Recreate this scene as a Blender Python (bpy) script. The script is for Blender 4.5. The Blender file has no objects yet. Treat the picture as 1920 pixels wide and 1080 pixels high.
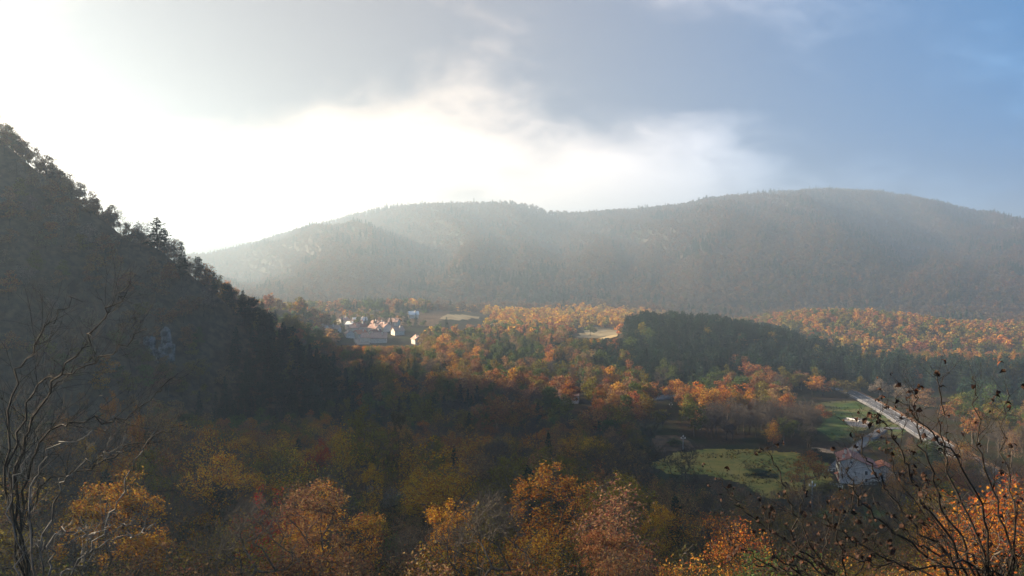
import bpy, math, random
import numpy as np
from mathutils import Vector, Matrix

R = math.radians
scene = bpy.context.scene
col = scene.collection
F = 1575.0            # focal length in pixels of the 1920 wide photograph
CZ = 62.0             # eye height above the valley floor (m)
PITCH = math.atan(60 / F)

# ------------------------------------------------------------------ camera
cam = bpy.data.objects.new('camera', bpy.data.cameras.new('camera'))
col.objects.link(cam)
cam.location = (0, 0, CZ)
cam.rotation_euler = (R(90) - PITCH, 0, 0)
cam.data.sensor_width = 36
cam.data.lens = F / 1920 * 36
cam.data.clip_start = 0.1
cam.data.clip_end = 40000
scene.camera = cam

# ------------------------------------------------------------------ light
SUN_AZ, SUN_EL = R(-71), R(17)        # azimuth from +Y, negative = left of the view
SUN_DIR = Vector((math.sin(SUN_AZ) * math.cos(SUN_EL), math.cos(SUN_AZ) * math.cos(SUN_EL), math.sin(SUN_EL)))
sun = bpy.data.objects.new('sun', bpy.data.lights.new('sun', 'SUN'))
col.objects.link(sun)
sun.rotation_euler = SUN_DIR.to_track_quat('Z', 'Y').to_euler()
sun.location = SUN_DIR * 200
sun.data.energy = 2.0
sun.data.angle = R(4.0)
sun.data.color = (1.0, 0.78, 0.54)

vs = scene.view_settings
vs.view_transform = 'Standard'
vs.look = 'None'
vs.gamma = 1
vs.use_curve_mapping = False
vs.exposure = 3.65
cy = scene.cycles
cy.use_denoising = True
try:
    cy.denoiser = 'OPENIMAGEDENOISE'
    cy.denoising_input_passes = 'RGB_ALBEDO_NORMAL'
except Exception:
    pass
cy.max_bounces = 5
cy.diffuse_bounces = 3
cy.transmission_bounces = 3
cy.volume_bounces = 0
cy.transparent_max_bounces = 4
cy.sample_clamp_indirect = 4.0


class NT:
    """tiny helper for node trees"""
    def __init__(self, tree):
        self.t = tree
        tree.nodes.clear()

    def n(self, kind, **kw):
        nd = self.t.nodes.new(kind)
        for k, v in kw.items():
            if k.startswith('i_'):
                nd.inputs[k[2:].replace('_', ' ')].default_value = v
            else:
                setattr(nd, k, v)
        return nd

    def l(self, a, b):
        self.t.links.new(a, b)

    def math(self, op, a, b=None, clamp=False):
        nd = self.n('ShaderNodeMath', operation=op, use_clamp=clamp)
        for i, v in enumerate((a, b)):
            if v is None:
                continue
            if isinstance(v, (int, float)):
                nd.inputs[i].default_value = v
            else:
                self.l(v, nd.inputs[i])
        return nd.outputs[0]

    def mix(self, fac, a, b, blend='MIX'):
        nd = self.n('ShaderNodeMix', data_type='RGBA', blend_type=blend)
        for i, v in ((0, fac), (6, a), (7, b)):
            if isinstance(v, (int, float)):
                nd.inputs[i].default_value = v
            elif isinstance(v, tuple):
                nd.inputs[i].default_value = (*v, 1) if len(v) == 3 else v
            else:
                self.l(v, nd.inputs[i])
        return nd.outputs[2]

    def ramp(self, fac, lo, hi, a=0.0, b=1.0, smooth=True):
        nd = self.n('ShaderNodeMapRange', interpolation_type='SMOOTHSTEP' if smooth else 'LINEAR', clamp=True)
        self.l(fac, nd.inputs[0])
        for i, v in ((1, lo), (2, hi), (3, a), (4, b)):
            nd.inputs[i].default_value = v
        return nd.outputs[0]

    def noise(self, vec, scale, detail=4, rough=0.55, dist=0.0):
        nd = self.n('ShaderNodeTexNoise')
        nd.inputs['Scale'].default_value = scale
        nd.inputs['Detail'].default_value = detail
        nd.inputs['Roughness'].default_value = rough
        nd.inputs['Distortion'].default_value = dist
        if vec is not None:
            self.l(vec, nd.inputs['Vector'])
        return nd.outputs['Fac']


CLOUD_OFF = (33.3, 8.1, 2.0)
# ------------------------------------------------------------------ sky: Nishita with a broken deck of autumn cloud
world = bpy.data.worlds.new('World')
scene.world = world
world.use_nodes = True
w = NT(world.node_tree)
wo = w.n('ShaderNodeOutputWorld')
bg = w.n('ShaderNodeBackground')
bg.inputs['Strength'].default_value = 0.15
w.l(bg.outputs[0], wo.inputs[0])
sky = w.n('ShaderNodeTexSky', sky_type='NISHITA', sun_disc=False)
sky.sun_elevation = SUN_EL
sky.sun_rotation = SUN_AZ
sky.altitude = 500
sky.air_density = 1.2
sky.dust_density = 1.5
sky.ozone_density = 1.6
tc = w.n('ShaderNodeTexCoord')
sep = w.n('ShaderNodeSeparateXYZ')
w.l(tc.outputs['Generated'], sep.inputs[0])
zz = w.math('ADD', w.math('MAXIMUM', sep.outputs[2], 0.0), 0.50)
cx = w.math('DIVIDE', sep.outputs[0], zz)
cyy = w.math('DIVIDE', sep.outputs[1], zz)
com = w.n('ShaderNodeCombineXYZ')
w.l(cx, com.inputs[0])
w.l(cyy, com.inputs[1])
mp = w.n('ShaderNodeMapping')
w.l(com.outputs[0], mp.inputs[0])
mp.inputs['Location'].default_value = CLOUD_OFF
mp.inputs['Rotation'].default_value = (0, 0, R(-28))
mp.inputs['Scale'].default_value = (1.25, 1.6, 1)
big = w.noise(mp.outputs[0], 0.75, 2, 0.5, 0.2)
mid = w.noise(mp.outputs[0], 2.1, 6, 0.58, 0.25)
fine = w.noise(mp.outputs[0], 6.0, 7, 0.62, 0.35)
# closeness to the sun (0 far, 1 at the sun)
dotn = w.n('ShaderNodeVectorMath', operation='DOT_PRODUCT')
w.l(tc.outputs['Generated'], dotn.inputs[0])
dotn.inputs[1].default_value = SUN_DIR
near_sun = w.ramp(dotn.outputs['Value'], -0.36, 0.60)
den = w.math('ADD', w.math('MULTIPLY', big, 0.55), w.math('ADD', w.math('MULTIPLY', mid, 0.33), w.math('MULTIPLY', fine, 0.12)))
# the deck is thin towards the horizon, where the light comes in under it
den = w.math('ADD', den, w.ramp(sep.outputs[2], 0.03, 0.30, -0.075, 0.075))
thick = w.ramp(den, 0.40, 0.585)
cover = w.ramp(den, 0.10, 0.24)
thin_c = w.mix(near_sun, (0.03, 0.34, 0.74), (1.20, 0.92, 0.68))
thick_c = w.mix(near_sun, (0.0, 0.125, 0.33), (0.165, 0.16, 0.19))
cloud = w.mix(thick, thin_c, thick_c)
skyc = w.mix(cover, sky.outputs[0], cloud)
w.l(skyc, bg.inputs['Color'])

# ------------------------------------------------------------------ numpy helpers
def ss(a, b, v):
    t = np.clip((v - a) / (b - a), 0, 1)
    return t * t * (3 - 2 * t)


def smax(a, b, k):
    return 0.5 * (a + b + np.sqrt((a - b) ** 2 + k * k))


def _hash(ix, iy, seed):
    h = (ix.astype(np.int64) * 374761393 + iy.astype(np.int64) * 668265263 + seed * 1442695041) & 0x7fffffff
    h = ((h ^ (h >> 13)) * 1274126177) & 0x7fffffff
    return ((h ^ (h >> 16)) & 0xffff) / 65535.0


def vnoise(x, y, seed=0):
    x = np.asarray(x, float); y = np.asarray(y, float)
    ix, iy = np.floor(x), np.floor(y)
    fx, fy = x - ix, y - iy
    fx = fx * fx * (3 - 2 * fx); fy = fy * fy * (3 - 2 * fy)
    a = _hash(ix, iy, seed); b = _hash(ix + 1, iy, seed)
    c = _hash(ix, iy + 1, seed); d = _hash(ix + 1, iy + 1, seed)
    return (a + (b - a) * fx) * (1 - fy) + (c + (d - c) * fx) * fy


def fbm(x, y, seed=0, o=4):
    s, a, t = 0, 1, 0
    for i in range(o):
        s = s + a * vnoise(x * 2 ** i, y * 2 ** i, seed + i * 17); t += a; a *= 0.5
    return s / t - 0.5


CP, SP = math.cos(PITCH), math.sin(PITCH)


def ray(px, py):
    xc, yc = (px - 960) / F, (540 - py) / F
    k = CP + yc * SP
    return xc / k, (-SP + yc * CP) / k


def P(px, py, d):
    X, Z = ray(px, py)
    return np.array((X * d, d, CZ + Z * d))


def project(p):
    dx, dy, dz = p[0], p[1], p[2] - CZ
    fw = dy * CP - dz * SP
    up = dy * SP + dz * CP
    return 960 + F * dx / fw, 540 - F * up / fw


# ------------------------------------------------------------------ terrain height
NEAR_Y = [-400, -60, -12, 0, 4, 10, 20, 35, 55, 80, 110, 140, 180, 215, 250, 300, 4000]
NEAR_Z = [120, 74, 61.5, 60.3, 58.8, 55, 50.5, 45, 37.5, 30.5, 24, 19.5, 11.5, 4.5, 0.5, -8, -60]
CREST_X = [-3000, -900, -500, -320, -250, -200, -170, -159, -151, -140, -130, -117, -100, -88, -75, -62, -45, 0, 4000]
CREST_Z = [172, 182, 180, 164, 139, 109, 84, 76, 69, 65, 56, 45, 29, 21, 10, 0, -12, -60, -4000]  # unseen leftmost crest heights chosen for the shadow they cast
MT_PX = [-1500, -400, 0, 300, 400, 480, 560, 640, 700, 780, 870, 960, 1000, 1025, 1060, 1150, 1270, 1330, 1450, 1560, 1640, 1720, 1770, 1920, 2400, 4000]
MT_PY = [470, 520, 505, 486, 478, 455, 431, 407, 393, 383, 378, 379, 385, 396, 398, 395, 385, 372, 358, 354, 359, 371, 382, 412, 440, 430]


def height(x, y):
    x = np.asarray(x, float); y = np.asarray(y, float)
    # floor of the valley, falling away to the right
    v = -4.5 * ss(270, 420, y) * ss(60, 170, x) - 7 * ss(430, 580, y) * ss(110, 240, x)
    v = v + 3.0 * fbm(x / 120, y / 120, 3, 3) * ss(330, 480, y)
    v = v + 17 * np.exp(-((y - 505) / 62) ** 2) * ss(10, 88, x) * (1 - ss(110, 230, x) * 0.8)
    v = v - 6 * ss(800, 1000, y) + 16 * np.exp(-((y - 770) / 105) ** 2) * ss(190, 290, x) * (1 - 0.9 * ss(310, 450, x))
    v = v + 8 * np.exp(-((y - 640) / 45) ** 2 - ((x - 175) / 45) ** 2)
    v = v + 7 * ss(590, 720, y) * ss(-260, -200, x) * (1 - ss(-70, 0, x)) * (1 - ss(820, 1000, y))
    v = v + 22 * np.maximum(0, fbm(x / 160, y / 210, 44, 3) + 0.12) * ss(860, 980, y)
    # near slope below the viewpoint
    ye = y * (1 + 0.30 * ss(5, 75, x) * ss(20, 120, y)) + 5 * fbm(x / 35, y / 35, 9, 3) * ss(20, 60, y)
    n = np.interp(ye, NEAR_Y, NEAR_Z)
    n = n + 0.12 * np.maximum(-x - 40, 0) * (1 - ss(120, 260, y))
    z = smax(v, n, 6)
    # the steep spur on the left, with an unseen shoulder shaped for foreground shade
    yc = 330 + 6 * np.sin(x / 23) - 0.9 * np.maximum(0, -205 - x)
    c = np.interp(x, CREST_X, CREST_Z)
    dy = y - yc
    l = c - np.where(dy < 0, -dy * 0.50, dy * 0.42) + 3.0 - np.sqrt(dy * dy * 0.02 + 9)
    l = l + 7 * fbm(x / 40, y / 40, 21, 4) * ss(4, 50, np.abs(dy))
    z = smax(z, l, 8)
    # two lower spurs behind it
    for (yy, x0, px0, slope, back) in ((470, -88, 0, 0.52, 0.5), (610, -113, 0, 0.50, 0.45)):
        c2 = np.minimum((x0 - x) * slope, 36 - (yy - 470) * 0.09)
        l2 = c2 - np.abs(y - yy) * back
        z = smax(z, l2, 6)
    # the far mountain
    yy = np.maximum(y, 1)
    px = 960 + F * x / yy
    dc = 2550 + 220 * np.sin(px / 210) + 130 * np.sin(px / 83 + 1)
    top = CZ + (480 - np.interp(px, MT_PX, MT_PY)) / F * dc - 9
    t = (y - 1040) / (dc - 1040)
    prof = np.clip(t, 0, 1) ** 0.80
    m = -9 + (top + 9) * prof
    rid = 1 - 3.2 * np.abs(fbm((px + 60 * np.sin(y / 310)) / 150, y / 1700, 31, 4))
    m = m + (rid - 0.62) * 70 * np.clip(t * 1.6, 0, 1) * np.clip((1.0 - t) * 1.5, 0, 1) ** 0.8 * 1.6
    m = m + 15 * np.exp(-((px - 640) / 110) ** 2 - ((t - 0.5) / 0.13) ** 2)
    m = np.where(t > 1, top - (y - dc) * 0.25, m)
    z = np.where(y > 1000, smax(np.minimum(z, 20), np.maximum(m, -9), 5), z)
    # the farthest ridge, far down the valley
    f = CZ + (480 - np.interp(px, [0, 330, 420, 470, 520, 900], [462, 457, 455, 452, 448, 470])) / F * 5200 - np.abs(y - 5200) * 0.12
    z = np.where(y > 3300, np.maximum(z, f), z)
    return np.where(z < -12, -12, z)


def hz(x, y):
    return float(height(np.array([x]), np.array([y]))[0])


def G(px, py, dmin=30, dmax=1500):
    """ground point seen at a pixel"""
    X, Z = ray(px, py)
    d = np.linspace(dmin, dmax, 6000)
    below = CZ + Z * d < height(X * d, d)
    i = int(np.argmax(below)) if below.any() else len(d) - 1
    return np.array((X * d[i], d[i], hz(X * d[i], d[i])))


# ------------------------------------------------------------------ mesh helpers
def mesh(name, v, faces, mats=(), mi=None, smooth=False, attr=None):
    me = bpy.data.meshes.new(name)
    v = np.asarray(v, np.float32).reshape(-1, 3)
    if isinstance(faces, np.ndarray):
        n, k = faces.shape
        me.vertices.add(len(v)); me.vertices.foreach_set('co', v.ravel())
        me.loops.add(n * k); me.loops.foreach_set('vertex_index', faces.astype(np.int32).ravel())
        me.polygons.add(n); me.polygons.foreach_set('loop_start', np.arange(0, n * k, k, dtype=np.int32))
        me.update(calc_edges=True)
    else:
        me.from_pydata([tuple(map(float, p)) for p in v], [], faces)
    for m in mats:
        me.materials.append(m)
    if mi is not None:
        me.polygons.foreach_set('material_index', np.asarray(mi, np.int32))
    if smooth:
        me.polygons.foreach_set('use_smooth', np.ones(len(me.polygons), bool))
    if attr is not None:
        a = me.attributes.new('leaf', 'FLOAT', 'POINT')
        a.data.foreach_set('value', np.asarray(attr, np.float32))
    me.update()
    return me


def link(name, me, parent=None, loc=None):
    o = bpy.data.objects.new(name, me)
    col.objects.link(o)
    if parent is not None:
        o.parent = parent
    if loc is not None:
        o.location = loc
    return o


def tag(o, label=None, cat=None, group=None, kind=None):
    for k, v in (('label', label), ('category', cat), ('group', group), ('kind', kind)):
        if v:
            o[k] = v
    return o


class MB:
    """collects boxes, prisms and tubes into one mesh"""
    def __init__(self):
        self.v, self.f = [], []

    def poly(self, pts, faces):
        b = len(self.v)
        self.v += [tuple(p) for p in pts]
        self.f += [tuple(i + b for i in f) for f in faces]
        return self

    def box(self, c, s, rz=0):
        cx_, cy_, cz_ = c
        hx, hy, hzz = s[0] / 2, s[1] / 2, s[2] / 2
        ca, sa = math.cos(rz), math.sin(rz)
        pts = []
        for dz in (-hzz, hzz):
            for dx, dy in ((-hx, -hy), (hx, -hy), (hx, hy), (-hx, hy)):
                pts.append((cx_ + dx * ca - dy * sa, cy_ + dx * sa + dy * ca, cz_ + dz))
        return self.poly(pts, [(3, 2, 1, 0), (4, 5, 6, 7), (0, 1, 5, 4), (1, 2, 6, 5), (2, 3, 7, 6), (3, 0, 4, 7)])

    def tube(self, pts, radii, k=6):
        pts = [Vector(p) for p in pts]
        b = len(self.v)
        for i, p in enumerate(pts):
            d = (pts[min(i + 1, len(pts) - 1)] - pts[max(i - 1, 0)]).normalized()
            u = d.orthogonal().normalized() if i == 0 else (u - d * u.dot(d)).normalized()
            w_ = d.cross(u)
            for j in range(k):
                a = 2 * math.pi * j / k
                self.v.append(tuple(p + (u * math.cos(a) + w_ * math.sin(a)) * radii[i]))
        for i in range(len(pts) - 1):
            for j in range(k):
                self.f.append((b + i * k + j, b + i * k + (j + 1) % k, b + (i + 1) * k + (j + 1) % k, b + (i + 1) * k + j))
        self.f.append(tuple(b + j for j in reversed(range(k))))
        self.f.append(tuple(b + (len(pts) - 1) * k + j for j in range(k)))
        return self

    def build(self, name, mat, parent=None, loc=None, smooth=False):
        return link(name, mesh(name, self.v, self.f, [mat], smooth=smooth), parent, loc)


# ------------------------------------------------------------------ materials
def material(name):
    m = bpy.data.materials.new(name)
    m.use_nodes = True
    t = NT(m.node_tree)
    out = t.n('ShaderNodeOutputMaterial')
    return m, t, out


def leaf_mat(name, trans=0.35, jitter=0.5):
    m, t, out = material(name)
    at = t.n('ShaderNodeAttribute', attribute_type='INSTANCER', attribute_name='tint')
    lf = t.n('ShaderNodeAttribute', attribute_type='GEOMETRY', attribute_name='leaf')
    hs = t.n('ShaderNodeHueSaturation')
    t.l(at.outputs['Color'], hs.inputs['Color'])
    t.l(t.ramp(lf.outputs['Fac'], 0, 1, 0.5 - 0.035, 0.5 + 0.035, False), hs.inputs['Hue'])
    t.l(t.ramp(lf.outputs['Fac'], 0, 1, 1 - jitter, 1 + jitter, False), hs.inputs['Value'])
    d = t.n('ShaderNodeBsdfDiffuse'); tr = t.n('ShaderNodeBsdfTranslucent'); mx = t.n('ShaderNodeMixShader')
    t.l(hs.outputs[0], d.inputs[0]); t.l(hs.outputs[0], tr.inputs[0])
    mx.inputs[0].default_value = trans
    t.l(d.outputs[0], mx.inputs[1]); t.l(tr.outputs[0], mx.inputs[2])
    t.l(mx.outputs[0], out.inputs[0])
    return m


def plain(name, c1, c2, scale=3.0, rough=0.85, bump=0.0, spec=0.2, detail=6, coord='Object', lo=0.35, hi=0.65, c3=None, scale3=0.1):
    m, t, out = material(name)
    tc_ = t.n('ShaderNodeTexCoord')
    nz = t.noise(tc_.outputs[coord], scale, detail, 0.6)
    c = t.mix(t.ramp(nz, lo, hi), c1, c2)
    if c3:
        c = t.mix(t.ramp(t.noise(tc_.outputs[coord], scale3, 4, 0.6), 0.42, 0.62), c, c3)
    b = t.n('ShaderNodeBsdfPrincipled')
    t.l(c, b.inputs['Base Color'])
    b.inputs['Roughness'].default_value = rough
    b.inputs['Specular IOR Level'].default_value = spec
    if bump:
        bp = t.n('ShaderNodeBump')
        bp.inputs['Strength'].default_value = 0.8
        bp.inputs['Distance'].default_value = bump
        t.l(nz, bp.inputs['Height'])
        t.l(bp.outputs[0], b.inputs['Normal'])
    t.l(b.outputs[0], out.inputs[0])
    return m


M = dict(
    leaf=leaf_mat('autumn_leaves', 0.5, 0.36),
    needle=leaf_mat('pine_needles', 0.12, 0.35),
    bark=plain('bark', (0.04, 0.034, 0.028), (0.115, 0.098, 0.08), 5, 0.9, 0.02),
    pale_bark=plain('pale_bark', (0.05, 0.05, 0.048), (0.19, 0.185, 0.17), 4, 0.8, 0.01),
    dark_bark=plain('dark_bark', (0.012, 0.010, 0.009), (0.03, 0.025, 0.02), 20, 0.85, 0.002),
    litter=plain('leaf_litter_ground', (0.014, 0.010, 0.007), (0.05, 0.033, 0.015), 0.9, 0.95, 0.25, 0.05, c3=(0.022, 0.028, 0.010), scale3=0.05),
    hill=plain('hillside_ground', (0.055, 0.04, 0.026), (0.14, 0.09, 0.052), 0.35, 0.95, 0.4, 0.05),
    mountain=plain('mountain_ground', (0.045, 0.033, 0.024), (0.085, 0.06, 0.042), 0.06, 0.95, 2.0, 0.05, c3=(0.035, 0.04, 0.025), scale3=0.006),
    meadow=plain('meadow_grass', (0.10, 0.13, 0.026), (0.24, 0.20, 0.045), 0.55, 0.95, 0.12, 0.05, c3=(0.30, 0.215, 0.05), scale3=0.035),
    field=plain('dry_field', (0.22, 0.17, 0.09), (0.32, 0.26, 0.15), 0.12, 0.95, 0.1, 0.05),
    grass=plain('green_grass', (0.035, 0.07, 0.018), (0.075, 0.11, 0.03), 0.4, 0.95, 0.1, 0.05, c3=(0.11, 0.10, 0.04), scale3=0.06),
    asphalt=plain('asphalt', (0.06, 0.064, 0.07), (0.105, 0.11, 0.118), 1.3, 0.85, 0.01, 0.12, c3=(0.13, 0.13, 0.135), scale3=0.11),
    gravel=plain('gravel', (0.20, 0.17, 0.14), (0.34, 0.30, 0.26), 2.0, 0.95, 0.03, 0.1),
    verge=plain('verge_earth', (0.16, 0.085, 0.05), (0.26, 0.17, 0.10), 1.0, 0.95, 0.05, 0.05),
    paint=plain('road_paint', (0.55, 0.55, 0.53), (0.78, 0.78, 0.76), 2.5, 0.6),
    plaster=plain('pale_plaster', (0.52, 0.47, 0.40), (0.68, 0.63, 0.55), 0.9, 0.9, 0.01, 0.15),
    shade_plaster=plain('shade_grey_plaster', (0.46, 0.46, 0.44), (0.60, 0.59, 0.56), 1.1, 0.9, 0.02, 0.15),  # farmhouse plaster with the gable's shade put into its grey
    tile=plain('clay_tile', (0.17, 0.065, 0.05), (0.30, 0.13, 0.095), 2.4, 0.8, 0.04, 0.2),
    tile2=plain('new_clay_tile', (0.42, 0.13, 0.06), (0.55, 0.20, 0.10), 2.4, 0.8, 0.04, 0.2),
    tile3=plain('faded_clay_tile', (0.33, 0.20, 0.16), (0.46, 0.30, 0.24), 1.4, 0.85, 0.04, 0.2),
    white=plain('white_paint', (0.68, 0.68, 0.66), (0.8, 0.8, 0.78), 3, 0.6),
    wood=plain('brown_wood', (0.09, 0.04, 0.02), (0.16, 0.08, 0.04), 6, 0.7),
    glass=plain('dark_glass', (0.02, 0.025, 0.03), (0.04, 0.05, 0.06), 1, 0.12, 0, 0.6),
    red=plain('red_paint', (0.40, 0.06, 0.035), (0.5, 0.09, 0.05), 4, 0.6),
    concrete=plain('concrete_pole', (0.22, 0.22, 0.21), (0.34, 0.34, 0.32), 6, 0.85),
    rock=plain('limestone', (0.06, 0.06, 0.056), (0.25, 0.25, 0.235), 0.5, 0.9, 0.5, 0.1, lo=0.38, hi=0.62),
    wire=plain('wire', (0.05, 0.05, 0.05), (0.09, 0.09, 0.09), 6, 0.6),
    rustleaf=plain('rust_curled_leaf', (0.06, 0.018, 0.007), (0.12, 0.035, 0.012), 30, 0.8),
    dryleaf=plain('dry_curled_leaf', (0.012, 0.006, 0.004), (0.04, 0.017, 0.009), 30, 0.8),
    metal=plain('galvanised_metal', (0.32, 0.33, 0.34), (0.42, 0.43, 0.44), 8, 0.45, 0, 0.5),
)

# ------------------------------------------------------------------ ground sheet, in three pieces of one surface
def build_terrain():
    az = np.concatenate([np.linspace(-180, -60, 40, endpoint=False), np.linspace(-60, 45, 420, endpoint=False), np.linspace(45, 180, 45, endpoint=False)])
    az = np.radians(az)
    rr = np.concatenate([[0.6], np.geomspace(2, 60, 46), np.geomspace(62, 900, 170)[0:], np.geomspace(915, 3300, 120), np.geomspace(3400, 6400, 26)])
    A, Rr = np.meshgrid(az, rr)
    X, Y = Rr * np.sin(A), Rr * np.cos(A)
    Z = height(X, Y)
    nr, na = Z.shape
    V = np.stack([X, Y, Z], -1).reshape(-1, 3)
    i, j = np.meshgrid(np.arange(nr - 1), np.arange(na), indexing='ij')
    q = np.stack([i * na + j, i * na + (j + 1) % na, (i + 1) * na + (j + 1) % na, (i + 1) * na + j], -1).reshape(-1, 4)[:, ::-1]
    cen = V[q].mean(1)
    far = (cen[:, 1] > 862)
    left = (~far) & (cen[:, 0] < -60 + 0.0 * cen[:, 1]) & (cen[:, 1] > 185 + 0.15 * (cen[:, 0] + 60)) & (cen[:, 2] > 6)
    for name, mask, mat, sm in (('valley_ground', ~far & ~left, M['litter'], True), ('wooded_hillside', left, M['hill'], True), ('mountain', far, M['mountain'], True)):
        qq = q[mask]
        ids, inv = np.unique(qq, return_inverse=True)
        tag(link(name, mesh(name, V[ids], inv.reshape(-1, 4), [mat], smooth=sm)), kind='structure')
    # plug under the viewpoint
build_terrain()


def drape(name, poly_px, mat, lift, step=2.0, label=None):
    """a sheet draped on the ground inside an outline given by ground points"""
    pts = np.array([G(*p)[:2] for p in poly_px])
    x0, y0 = pts.min(0) - step; x1, y1 = pts.max(0) + step
    xs = np.arange(x0, x1, step); ys = np.arange(y0, y1, step)
    X, Y = np.meshgrid(xs, ys)
    X2 = X + (vnoise(X / 3, Y / 3, 5) - 0.5) * step * 0.9; Y2 = Y + (vnoise(X / 3, Y / 3, 8) - 0.5) * step * 0.9
    Z = height(X2, Y2) + lift
    inside = np.zeros(X.shape, bool)
    n = len(pts)
    for a in range(n):
        p, q = pts[a], pts[(a + 1) % n]
        cond = ((p[1] > Y2) != (q[1] > Y2)) & (X2 < (q[0] - p[0]) * (Y2 - p[1]) / (q[1] - p[1] + 1e-9) + p[0])
        inside ^= cond
    idx = np.arange(X.size).reshape(X.shape)
    q = np.stack([idx[:-1, :-1], idx[:-1, 1:], idx[1:, 1:], idx[1:, :-1]], -1).reshape(-1, 4)
    keep = inside.ravel()[q].sum(1) >= 3
    q = q[keep]
    ids, inv = np.unique(q, return_inverse=True)
    V = np.stack([X2.ravel(), Y2.ravel(), Z.ravel()], -1)[ids]
    return tag(link(name, mesh(name, V, inv.reshape(-1, 4), [mat], smooth=True)), kind='structure')


def ribbon(name, line, offs, lift, mat, kind='structure', parent=None, skirt=0.0, seg=None, dash=None):
    """a strip along a centre line of world points between two lateral offsets; skirt = depth of its side faces"""
    line = np.array(line)[:, :2]
    # resample
    t = np.concatenate([[0], np.cumsum(np.linalg.norm(np.diff(line, axis=0), axis=1))])
    s = np.arange(0, t[-1], 2.0)
    cxs, cys = np.interp(s, t, line[:, 0]), np.interp(s, t, line[:, 1])
    k = np.ones(7) / 7
    cxs = np.convolve(np.pad(cxs, 3, 'edge'), k, 'valid'); cys = np.convolve(np.pad(cys, 3, 'edge'), k, 'valid')
    zc = height(cxs, cys)
    zc = np.convolve(np.pad(zc, 6, 'edge'), np.ones(13) / 13, 'valid')
    tx, ty = np.gradient(cxs), np.gradient(cys)
    ln = np.hypot(tx, ty); nx, ny = ty / ln, -tx / ln
    a = np.stack([cxs + nx * offs[0], cys + ny * offs[0], zc + lift], -1)
    b = np.stack([cxs + nx * offs[1], cys + ny * offs[1], zc + lift], -1)
    mb = MB()
    n = len(s)
    rows = [a, b]
    if skirt:
        a2 = a.copy(); a2[:, :2] -= np.stack([nx, ny], -1) * skirt * 1.2 * np.sign(offs[1] - offs[0]); a2[:, 2] -= skirt
        b2 = b.copy(); b2[:, :2] += np.stack([nx, ny], -1) * skirt * 1.2 * np.sign(offs[1] - offs[0]); b2[:, 2] -= skirt
        rows = [a2, a, b, b2]
    pts = [tuple(p) for r_ in rows for p in r_]
    fs = []
    for r_ in range(len(rows) - 1):
        for i in range(n - 1):
            if dash and (i % dash[0]) >= dash[1]:
                continue
            fs.append((r_ * n + i, r_ * n + i + 1, (r_ + 1) * n + i + 1, (r_ + 1) * n + i))
    mb.poly(pts, fs)
    o = mb.build(name, mat, parent)
    if parent is None:
        tag(o, kind=kind)
    return o, np.stack([cxs, cys, zc], -1)


# meadow, fields and roads
drape('meadow', [(1215, 872), (1262, 850), (1330, 842), (1420, 843), (1500, 850), (1560, 872), (1562, 905), (1500, 940), (1430, 935), (1380, 905), (1320, 890), (1250, 890)], M['meadow'], 0.12, 1.5)
drape('grass_field', [(1500, 765), (1560, 752), (1606, 752), (1650, 775), (1700, 808), (1690, 828), (1640, 800), (1600, 818), (1560, 830), (1520, 800)], M['grass'], 0.15, 2)
drape('lower_grass', [(1480, 965), (1560, 950), (1700, 950), (1800, 960), (1800, 1010), (1640, 1015), (1540, 1000)], M['grass'], 0.15, 1.5)
drape('gravel_yard', [(1575, 786), (1612, 783), (1640, 797), (1632, 803), (1592, 802)], M['gravel'], 0.24, 1.5)
drape('ploughed_field', [(805, 600), (830, 591), (880, 591), (905, 597), (870, 603)], M['field'], 0.5, 8)
drape('stubble_field', [(1080, 632), (1100, 616), (1150, 614), (1180, 622), (1160, 634), (1120, 640)], M['field'], 0.5, 5)
drape('scrub_clearing', [(1215, 850), (1225, 815), (1290, 818), (1300, 838), (1262, 850)], M['hill'], 0.15, 2)

road_line = [G(x, y) for x, y in ((1560, 726), (1592, 735), (1622, 750), (1660, 771), (1700, 796), (1745, 824), (1800, 856), (1880, 900), (1990, 960))]
road, road_c = ribbon('road', road_line, (-3.1, 3.1), 0.55, M['asphalt'], skirt=1.2)
ribbon('edge_line', road_line, (-2.85, -2.65), 0.565, M['paint'], parent=road)
ribbon('edge_line', road_line, (2.65, 2.85), 0.565, M['paint'], parent=road)
ribbon('centre_line', road_line, (-0.08, 0.08), 0.565, M['paint'], parent=road, dash=(5, 2))
ribbon('road_verge', road_line, (-5.0, -3.4), 0.40, M['verge'], skirt=0.8)
drive_line = [G(x, y) for x, y in ((1700, 806), (1660, 802), (1630, 822), (1604, 842), (1575, 868), (1560, 885))]
ribbon('driveway', drive_line, (-1.5, 1.5), 0.35, M['asphalt'], skirt=0.6)
ribbon('valley_road', [G(x, y) for x, y in ((1195, 752), (1235, 748), (1262, 742), (1290, 744))], (-3, 3), 0.5, M['asphalt'], skirt=1.0)
hair_line = [G(x, y) for x, y in ((672, 921), (705, 921), (733, 926), (744, 934), (737, 942), (716, 949), (690, 958))]
hairpin, hair_c = ribbon('hairpin_road', hair_line, (-1.7, 1.7), 0.5, M['asphalt'], skirt=0.7)

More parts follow.
